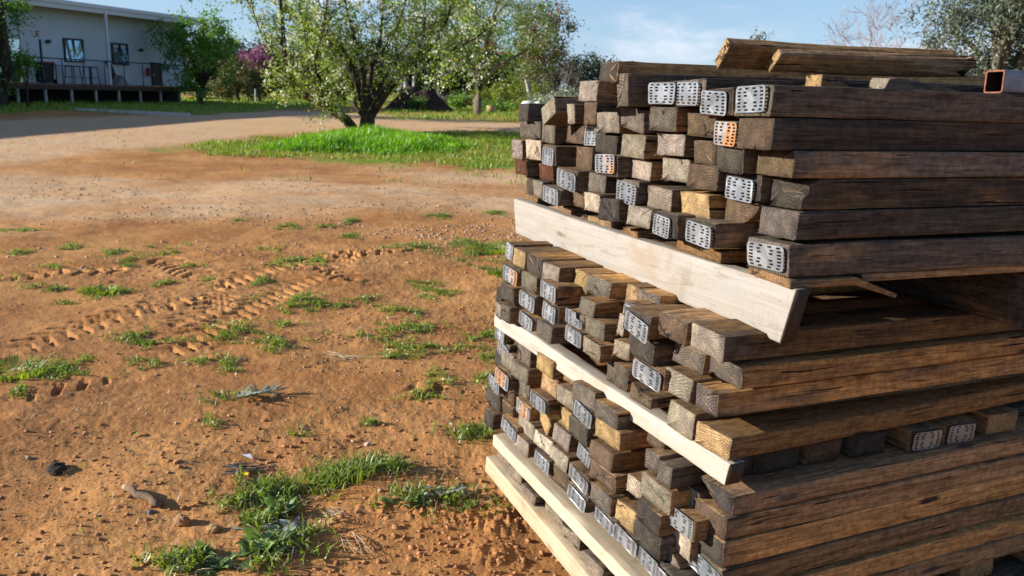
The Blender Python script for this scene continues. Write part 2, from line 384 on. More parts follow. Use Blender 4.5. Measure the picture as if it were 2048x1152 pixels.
def poly_sd(x, y, poly):
    """signed distance to polygon, positive inside"""
    d2 = np.full(x.shape, 1e9); inside = np.zeros(x.shape, bool)
    n = len(poly)
    for i in range(n):
        ax, ay = poly[i]; bx, by = poly[(i + 1) % n]
        ex, ey = bx - ax, by - ay
        t = np.clip(((x - ax) * ex + (y - ay) * ey) / (ex * ex + ey * ey), 0, 1)
        d2 = np.minimum(d2, (x - ax - t * ex) ** 2 + (y - ay - t * ey) ** 2)
        cond = ((ay > y) != (by > y)) & (x < (bx - ax) * (y - ay) / (by - ay + 1e-12) + ax)
        inside ^= cond
    return np.where(inside, 1, -1) * np.sqrt(d2)

def line_dist(x, y, pts):
    """distance to polyline, arclength along it, signed side"""
    best = np.full(x.shape, 1e9); arc = np.zeros(x.shape); side = np.zeros(x.shape); L = 0
    for (ax, ay), (bx, by) in zip(pts[:-1], pts[1:]):
        ex, ey = bx - ax, by - ay; l = math.hypot(ex, ey)
        t = np.clip(((x - ax) * ex + (y - ay) * ey) / (l * l), 0, 1)
        px, py = x - ax - t * ex, y - ay - t * ey
        d = np.hypot(px, py); m = d < best
        best = np.where(m, d, best); arc = np.where(m, L + t * l, arc); side = np.where(m, np.sign(ex * py - ey * px), side)
        L += l
    return best, arc, side

TRACKS = [  # centre line, width, depth, lug spacing, chevron
    ([(-2.85, 4.19), (-2.76, 4.6), (-2.67, 4.98), (-2.39, 5.58), (-2.18, 6.41), (-1.83, 7.39), (-1.09, 7.89)], .30, .060, .135, .55),
    ([(-2.11, 5.05), (-2.05, 5.49), (-2.16, 5.91), (-2.47, 6.45), (-3.0, 7.07)], .28, .055, .125, .5),
    ([(-1.23, 4.27), (-1.01, 4.24), (-0.68, 4.16), (-0.17, 3.96)], .22, .065, .15, .3),
    ([(-2.38, 3.75), (-2.24, 3.94), (-2.05, 4.19), (-1.91, 4.7), (-1.8, 5.81), (-1.6, 6.78)], .26, .045, .12, .6),
    ([(-3.87, 6.15), (-3.59, 6.46), (-3.22, 6.62)], .28, .05, .12, .5),
    ([(-1.3, 6.54), (-1.56, 6.99), (-1.53, 7.69), (-1.23, 7.87)], .28, .06, .14, .5)]
BOX0 = FB.O.xy; BS = FB.s.xy.normalized(); BD = FB.d.xy.normalized()
def base_height(x, y):
    h = .5 * sstep(9, 34, y)
    ss = (x - BOX0.x) * BS.x + (y - BOX0.y) * BS.y
    dd = (x - BOX0.x) * BD.x + (y - BOX0.y) * BD.y
    h = h - .10 * sstep(1.25, -.1, ss) * sstep(-1.6, -.25, dd)
    return h
def ground_height(x, y, fine=True):
    h = base_height(x, y)
    r = np.hypot(x, y)
    near = 1 - sstep(9, 16, r)
    far = sstep(8, 16, r)
    h = h + .05 * (fbm(x * .35, y * .35, 3, 3) - .5) * (1 - sstep(30, 60, r) * .5)
    h = h + .05 * (fbm(x * 1.3, y * 1.3, 3, 13) - .5) * near + .034 * (fbm(x * 2.2, y * 3.6, 4, 15, .6) - .5) * (1 - sstep(18, 30, r))
    if fine:
        rough = .35 + .9 * sstep(.45, .68, fbm(x * .9, y * .9, 3, 31))
        h = h + near * rough * .015 * (fbm(x * 6, y * 6, 5, 41, .6) - .5)
        h = h + near * rough * .008 * (fbm(x * 28, y * 28, 4, 51, .6) - .5)
        # crumbly clods : billowy noise, strongest beside the pallet
        ss = (x - BOX0.x) * BS.x + (y - BOX0.y) * BS.y
        dd = (x - BOX0.x) * BD.x + (y - BOX0.y) * BD.y
        cl = sstep(-1.25, -.25, dd) * (1 - sstep(.9, 1.6, ss)) * (1 - sstep(-.2, .1, dd)) * sstep(.42, .62, fbm(x * 2.4, y * 2.4, 3, 81))
        b1 = np.abs(fbm(x * 9, y * 9, 3, 61) - .5) * 2; b2 = np.abs(fbm(x * 23, y * 23, 3, 71) - .5) * 2
        h = h + cl * (.034 * (b1 - .25) + .026 * (b2 - .3)) + near * .004 * (b2 - .3)
        h = h + cl * .02
        for pts, wid, amp, pitchm, chev in TRACKS:
            P = np.array(pts); m = (x > P[:, 0].min() - .6) & (x < P[:, 0].max() + .6) & (y > P[:, 1].min() - .6) & (y < P[:, 1].max() + .6)
            if not m.any(): continue
            xx, yy = x[m], y[m]
            d, a, sd = line_dist(xx, yy, pts)
            u = sd * d / wid
            ph = (a + chev * np.abs(u) * wid + .03 * (fbm(xx * 5, yy * 5, 2, 91) - .5)) / pitchm
            bar = sstep(.30, .42, np.abs(ph - np.floor(ph) - .5)) - .35
            keep = sstep(.27, .46, fbm(xx * 1.6, yy * 1.6, 2, 97))
            edge = 1 - sstep(.38, .55, np.abs(u))
            rim = np.exp(-((np.abs(u) - .62) / .12) ** 2)
            h[m] += .72 * amp * keep * (.6 + .8 * vnoise(xx * 9, yy * 9, 8)) * (-(bar + .12) * edge * 1.0 + .10 * rim * (.5 + vnoise(xx * 14, yy * 14, 5)))
    return h

def gz(x, y):
    return float(ground_height(np.array([float(x)]), np.array([float(y)]))[0])

def build_ground():
    th = np.concatenate([np.radians(np.arange(-180, -46, 4.0)), np.radians(np.arange(-46, 16, .075)), np.radians(np.arange(16, 178, 4.0))])
    r = [.5, .9, 1.3, 1.6, 1.85]
    while r[-1] < 14: r.append(r[-1] * 1.0045)
    while r[-1] < 60: r.append(r[-1] * 1.012)
    while r[-1] < 900: r.append(r[-1] * 1.08)
    r = np.array(r); T, Rr = np.meshgrid(th, r)
    x = (np.sin(T) * Rr).ravel(); y = (np.cos(T) * Rr).ravel()
    z = np.empty_like(x)
    z[:] = ground_height(x, y)
    nt, nr = len(th), len(r)
    i = np.arange(nr - 1)[:, None] * nt + np.arange(nt)[None, :]
    j = np.arange(nr - 1)[:, None] * nt + (np.arange(nt)[None, :] + 1) % nt
    quads = np.stack([i, j, j + nt, i + nt], -1).reshape(-1, 4)[:, ::-1]
    V = np.stack([x, y, z], 1)
    c = len(V); V = np.concatenate([V, [[0, 0, float(z[0])]]])
    tri = np.stack([np.full(nt, c), (np.arange(nt) + 1) % nt, np.arange(nt)], 1)[:, ::-1]
    wob = (fbm(x * .8, y * .8, 4, 21) - .5)
    wob2 = (fbm(x * .25, y * .8, 4, 23) - .5)
    def m(poly, soft, wv):
        return sstep(-soft, soft, poly_sd(x, y, poly) + wv * wob)
    isl = m(ISLAND, .7, 3.0); fg = m(FARGRASS, .8, 2.5); lg = m(LEFTGRASS, .7, 2.0)
    patch = sstep(.50, .64, fbm(x * 1.1, y * 1.1, 4, 77))
    grass = np.maximum(np.maximum(isl * (.55 + .45 * patch), fg * (.5 + .5 * patch)), lg)
    beyond = sstep(60, 75, np.hypot(x, y)); grass = np.maximum(grass, beyond * .8)
    road = np.maximum(m(ROAD2, .8, 1.2), m(GRAVEL, 1.7, 5.0) * sstep(-.25, .15, wob2 + .12))
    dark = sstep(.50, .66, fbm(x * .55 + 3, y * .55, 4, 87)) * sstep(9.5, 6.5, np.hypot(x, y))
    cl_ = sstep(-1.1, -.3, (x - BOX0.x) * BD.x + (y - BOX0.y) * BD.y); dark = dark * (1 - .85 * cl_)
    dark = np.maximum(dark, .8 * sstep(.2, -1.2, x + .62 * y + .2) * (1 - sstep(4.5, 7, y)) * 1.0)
    z0 = lambda a: np.concatenate([a, [0]])
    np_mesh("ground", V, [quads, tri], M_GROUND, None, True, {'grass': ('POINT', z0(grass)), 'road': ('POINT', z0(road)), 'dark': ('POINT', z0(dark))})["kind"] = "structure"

def ground_material():
    t = NT('red_earth'); tc = t.n('TexCoord'); P = tc.outputs['Object']
    A = {k: t.n('Attribute', attribute_name=k).outputs['Fac'] for k in ('grass', 'road', 'dark')}
    n1 = t.noise(P, 1.1, 6, .6); n2 = t.noise(P, 9, 6, .65); n3 = t.noise(P, 85, 5, .7); n4 = t.noise(t.vmap(P, (.35, 1.6, 1)), 1.0, 5, .6)
    soil = t.mix(t.ramp(n1, .3, .7), (.49, .222, .075), (.70, .365, .135))
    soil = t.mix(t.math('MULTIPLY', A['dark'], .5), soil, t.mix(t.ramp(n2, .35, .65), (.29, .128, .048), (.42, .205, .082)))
    soil = t.mix(t.ramp(n2, .55, .78), soil, t.mix(1.0, soil, (1.22, 1.18, 1.14), 'MULTIPLY'))
    soil = t.mix(t.ramp(n3, .52, .75), t.mix(1.0, soil, (.80, .77, .74), 'MULTIPLY'), t.mix(1.0, soil, (1.28, 1.28, 1.28), 'MULTIPLY'))
    n5 = t.noise(P, 190, 4, .75); soil = t.mix(t.math('MULTIPLY', t.ramp(n5, .53, .64), .75), soil, t.mix(1.0, soil, (.42, .36, .30), 'MULTIPLY'))
    n6 = t.noise(P, 38, 5, .7); soil = t.mix(t.math('MULTIPLY', t.ramp(n6, .57, .70), .5), soil, t.mix(1.0, soil, (.5, .44, .38), 'MULTIPLY'))
    v = t.n('TexVoronoi'); v.inputs['Scale'].default_value = 60; t.l(P, v.inputs['Vector']); vs = t.n('SeparateColor'); t.l(v.outputs['Color'], vs.inputs[0])
    rd = t.mix(t.ramp(n4, .35, .68), (.64, .445, .25), (.70, .40, .17))
    grt = t.noise(P, 26, 5, .7); rd = t.mix(t.math('MULTIPLY', t.ramp(grt, .56, .70), .5), rd, (.34, .235, .15))
    n7 = t.noise(t.vmap(P, (.8, 2.6, 1)), 1.0, 6, .68); rd = t.mix(t.math('MULTIPLY', t.ramp(n7, .48, .66), .6), rd, (.50, .27, .125)); rd = t.mix(t.math('MULTIPLY', vs.outputs[0], .55), rd, t.mix(vs.outputs[1], (.48, .35, .23), (.74, .58, .40)))
    n8 = t.noise(P, 62, 3, .8); soil = t.mix(t.math('MULTIPLY', t.ramp(n8, .66, .72), .7), soil, (.60, .46, .30)); n9 = t.noise(t.vmap(P, (70, 34, 34)), 1.0, 4, .7); soil = t.mix(t.math('MULTIPLY', t.ramp(n9, .62, .68), .7), soil, (.085, .045, .024))
    c = t.mix(t.math('MULTIPLY', A['road'], .9), soil, rd)
    gg = t.mix(t.ramp(n2, .3, .7), (.11, .18, .02), (.28, .36, .045))
    gg = t.mix(t.ramp(n1, .45, .7), gg, (.27, .25, .07))
    gm = t.math('MULTIPLY', A['grass'], t.ramp(t.math('ADD', n2, A['grass']), .75, 1.15))
    c = t.mix(gm, c, gg)
    h = t.math('ADD', t.math('MULTIPLY', n2, .5), t.math('ADD', t.math('MULTIPLY', n3, .35), t.math('MULTIPLY', v.outputs['Distance'], -.1)))
    t.bsdf(c, .92, t.bump(h, .7, .02), 0, .1)
    return t.m

M_GROUND = ground_material()
build_ground()

# ------------------------------------------------------------------ timber
M_WOOD = wood_material(); M_PALE = pale_wood()
M_PLATE = {'S': plate_material('galvanised_plate', 0), 'R': plate_material('rusted_plate', 1), 'R2': plate_material('stained_plate', 2)}
TONES = {  # end grain albedo, alpha = warmth of long faces
    'k': ((.064, .057, .051), .44), 'g': ((.135, .120, .102), .50), 'l': ((.29, .26, .212), .55), 'w': ((.50, .44, .35), .62),
    'b': ((.118, .085, .057), .56), 't': ((.37, .262, .135), .70), 'r': ((.115, .046, .026), .5), 's': ((.25, .150, .07), .72)}

def cross_section(w, h, r, n=2):
    pts = []
    for cx, cz, a0 in ((w - r, h - r, 0), (r, h - r, 90), (r, r, 180), (w - r, r, 270)):
        for k in range(n + 1):
            a = math.radians(a0 + 90 * k / n); pts.append((cx + r * math.cos(a), cz + r * math.sin(a)))
    # mid points on the flats so the faces can wander a little
    out = []
    for i, p in enumerate(pts):
        out.append(p); q = pts[(i + 1) % len(pts)]
        if (i + 1) % (n + 1) == 0:
            for f in (.33, .67): out.append((p[0] + (q[0] - p[0]) * f, p[1] + (q[1] - p[1]) * f))
    return out

def timber_mesh(w, h, L, seed, x0=0.0, wane=None, splint=12, bevel=None, skew=None):
    rr = np.random.default_rng(seed)
    bev = bevel or rr.uniform(.0018, .0045)
    cs = np.array(cross_section(w, h, bev))
    if wane == 'round':            # bark edge: lower far corner rounded away
        for i, (y, z) in enumerate(cs):
            ny, nz = (y - w) / w, (z - h) / h
            rad = math.hypot(ny, nz)
            if rad > 1.02: cs[i] = (w + ny / rad * w * 1.0, h + nz / rad * h * 1.0)
    n = len(cs); ctr = cs.mean(0)
    xs = np.array([0, .0025, .012, .04, .09, .18, .35, .6, .9, L])
    xs = xs[xs < L - .02].tolist() + [L - .003, L]
    ph = rr.uniform(0, 6.28, 6); bow = rr.uniform(-.004, .004, 2)
    skw = skew if skew is not None else rr.uniform(-.006, .006, 2)
    V = []
    for k, x in enumerate(xs):
        sc_ = 1 - (.016 if k in (0, len(xs) - 1) else 0)
        P = ctr + (cs - ctr) * sc_
        jit = rr.normal(0, .0007, P.shape)
        t = x / L
        P = P + jit + np.array([bow[0] * math.sin(math.pi * t), bow[1] * math.sin(math.pi * t)]) * (4 * t * (1 - t))
        xo = x + (skw[0] * (P[:, 0] - ctr[0]) / w + skw[1] * (P[:, 1] - ctr[1]) / h if x < .3 else 0) + (rr.normal(0, .0006, n) if k == 0 else 0)
        V.append(np.stack([np.full(n, x0) + xo, P[:, 0], P[:, 1]], 1))
    V = np.concatenate(V)
    nk = len(xs)
    i = np.arange(nk - 1)[:, None] * n + np.arange(n)[None]; j = np.arange(nk - 1)[:, None] * n + (np.arange(n)[None] + 1) % n
    Q = np.stack([i, i + n, j + n, j], -1).reshape(-1, 4)
    # end caps : inner ring + fan
    extra = []; tris = []; quads2 = []
    for base, sgn in ((0, 1), ((nk - 1) * n, -1)):
        ring = V[base:base + n]; c = ring.mean(0)
        inner = c + (ring - c) * .5; inner[:, 0] += rr.normal(0, .0008, n) if sgn > 0 else 0
        b = len(V) + sum(len(e) for e in extra); extra.append(inner); extra.append(c[None])
        for k in range(n):
            q = [base + k, base + (k + 1) % n, b + (k + 1) % n, b + k]; tq = [b + k, b + (k + 1) % n, b + n]
            if sgn < 0: q = q[::-1]; tq = tq[::-1]
            quads2.append(q); tris.append(tq)
    nv = len(V) + sum(len(e) for e in extra)
    # torn fibres along the sawn edge
    sp = []
    for _ in range(splint):
        k = rr.integers(0, n); p = V[k]; q = V[(k + 1) % n]; f = rr.random(); b0 = p + (q - p) * f
        out = np.array([0, b0[1] - ctr[0] - x0 * 0, b0[2] - ctr[1]]); out /= (np.linalg.norm(out) + 1e-9)
        ln = rr.uniform(.003, .010); tip = b0 + out * ln * rr.uniform(.3, 1) + np.array([-ln * rr.uniform(.2, .9), 0, 0]) + rr.normal(0, .002, 3)
        sd = np.array([0, -out[2], out[1]]) * .0007
        sp += [b0 - sd, b0 + sd, tip]; tris.append([nv, nv + 1, nv + 2]); nv += 3
    V = np.concatenate([V] + extra + ([np.array(sp)] if sp else []))
    return V, [np.concatenate([Q, np.array(quads2)]), np.array(tris)]

def plate_base(kind='full'):
    """pressed nail plate, unit-free: local y = width, z = height (metres for a 0.115 x 0.056 plate), slots punched through, teeth bent back"""
    import bmesh
    W, H, T = .115, .056, .0011
    bm = bmesh.new()
    def loop(pts):
        vs = [bm.verts.new((0, y, z)) for y, z in pts]
        for a, b in zip(vs, vs[1:] + vs[:1]): bm.edges.new((a, b))
    r = .0105; out = []
    for cy, cz, a0 in ((W / 2 - r, H / 2 - r, 0), (-W / 2 + r, H / 2 - r, 90), (-W / 2 + r, -H / 2 + r, 180), (W / 2 - r, -H / 2 + r, 270)):
        for k in range(5):
            a = math.radians(a0 + 22.5 * k); out.append((cy + r * math.cos(a), cz + r * math.sin(a)))
    if kind == 'notch':
        out = [p for p in out if not (p[0] < -W * .12 and p[1] > H * .1)]
        i = min(range(len(out)), key=lambda k: (out[k][0] - W / 2) ** 2 + (out[k][1] - H / 2) ** 2)
        i = max(k for k in range(len(out)) if out[k][1] > H * .3) if True else i
        out = out[:i + 1] + [(-W * .14, H / 2), (-W * .16, H * .12), (-W / 2, H * .05)] + out[i + 1:]
    loop(out)
    slots = []
    sw, sh = .0128, .0042
    for row in range(7):
        z = (row - 3) * H * .134
        for cxn, dy in ((-.40, 0), (.40, 0)):
            yy = cxn * W * .96
            if row in (0, 6): yy *= .93
            slots.append((yy, z))
        if row == 3: continue
        a = {0: .125, 6: .125, 1: .185, 5: .185, 2: .165, 4: .165}[row]
        slots.append((-a * W * 1.0, z)); slots.append((a * W * 1.0, z))
    keep = []
    for y, z in slots:
        if kind == 'notch' and y < -W * .02 and z > 0 : continue
        keep.append((y, z))
        loop([(y - sw / 2, z - sh / 2), (y + sw / 2, z - sh / 2), (y + sw / 2, z + sh / 2), (y - sw / 2, z + sh / 2)])
    bmesh.ops.triangle_fill(bm, use_beauty=True, use_dissolve=False, edges=bm.edges[:], normal=(-1, 0, 0))
    ext = bmesh.ops.extrude_face_region(bm, geom=bm.faces[:])
    bmesh.ops.translate(bm, verts=[g for g in ext['geom'] if isinstance(g, bmesh.types.BMVert)], vec=(-T, 0, 0))
    bmesh.ops.recalc_face_normals(bm, faces=bm.faces[:])
    for y, z in keep:                                # teeth
        for sy in (-1, 1):
            a = bm.verts.new((0, y + sy * sw / 2, z - sh * .45)); b = bm.verts.new((0, y + sy * sw / 2, z + sh * .45)); c = bm.verts.new((.010, y + sy * sw * .42, z))
            bm.faces.new((a, b, c))
    me = bpy.data.meshes.new('nail_plate'); bm.to_mesh(me); bm.free(); me.update()
    return me
PLATES = {}
def plate_mesh(kind, mat):
    k = (kind, mat)
    if k not in PLATES:
        me = plate_base('notch' if kind == 'H' else 'full'); me.materials.append(M_PLATE[mat]); PLATES[k] = me
    return PLATES[k]

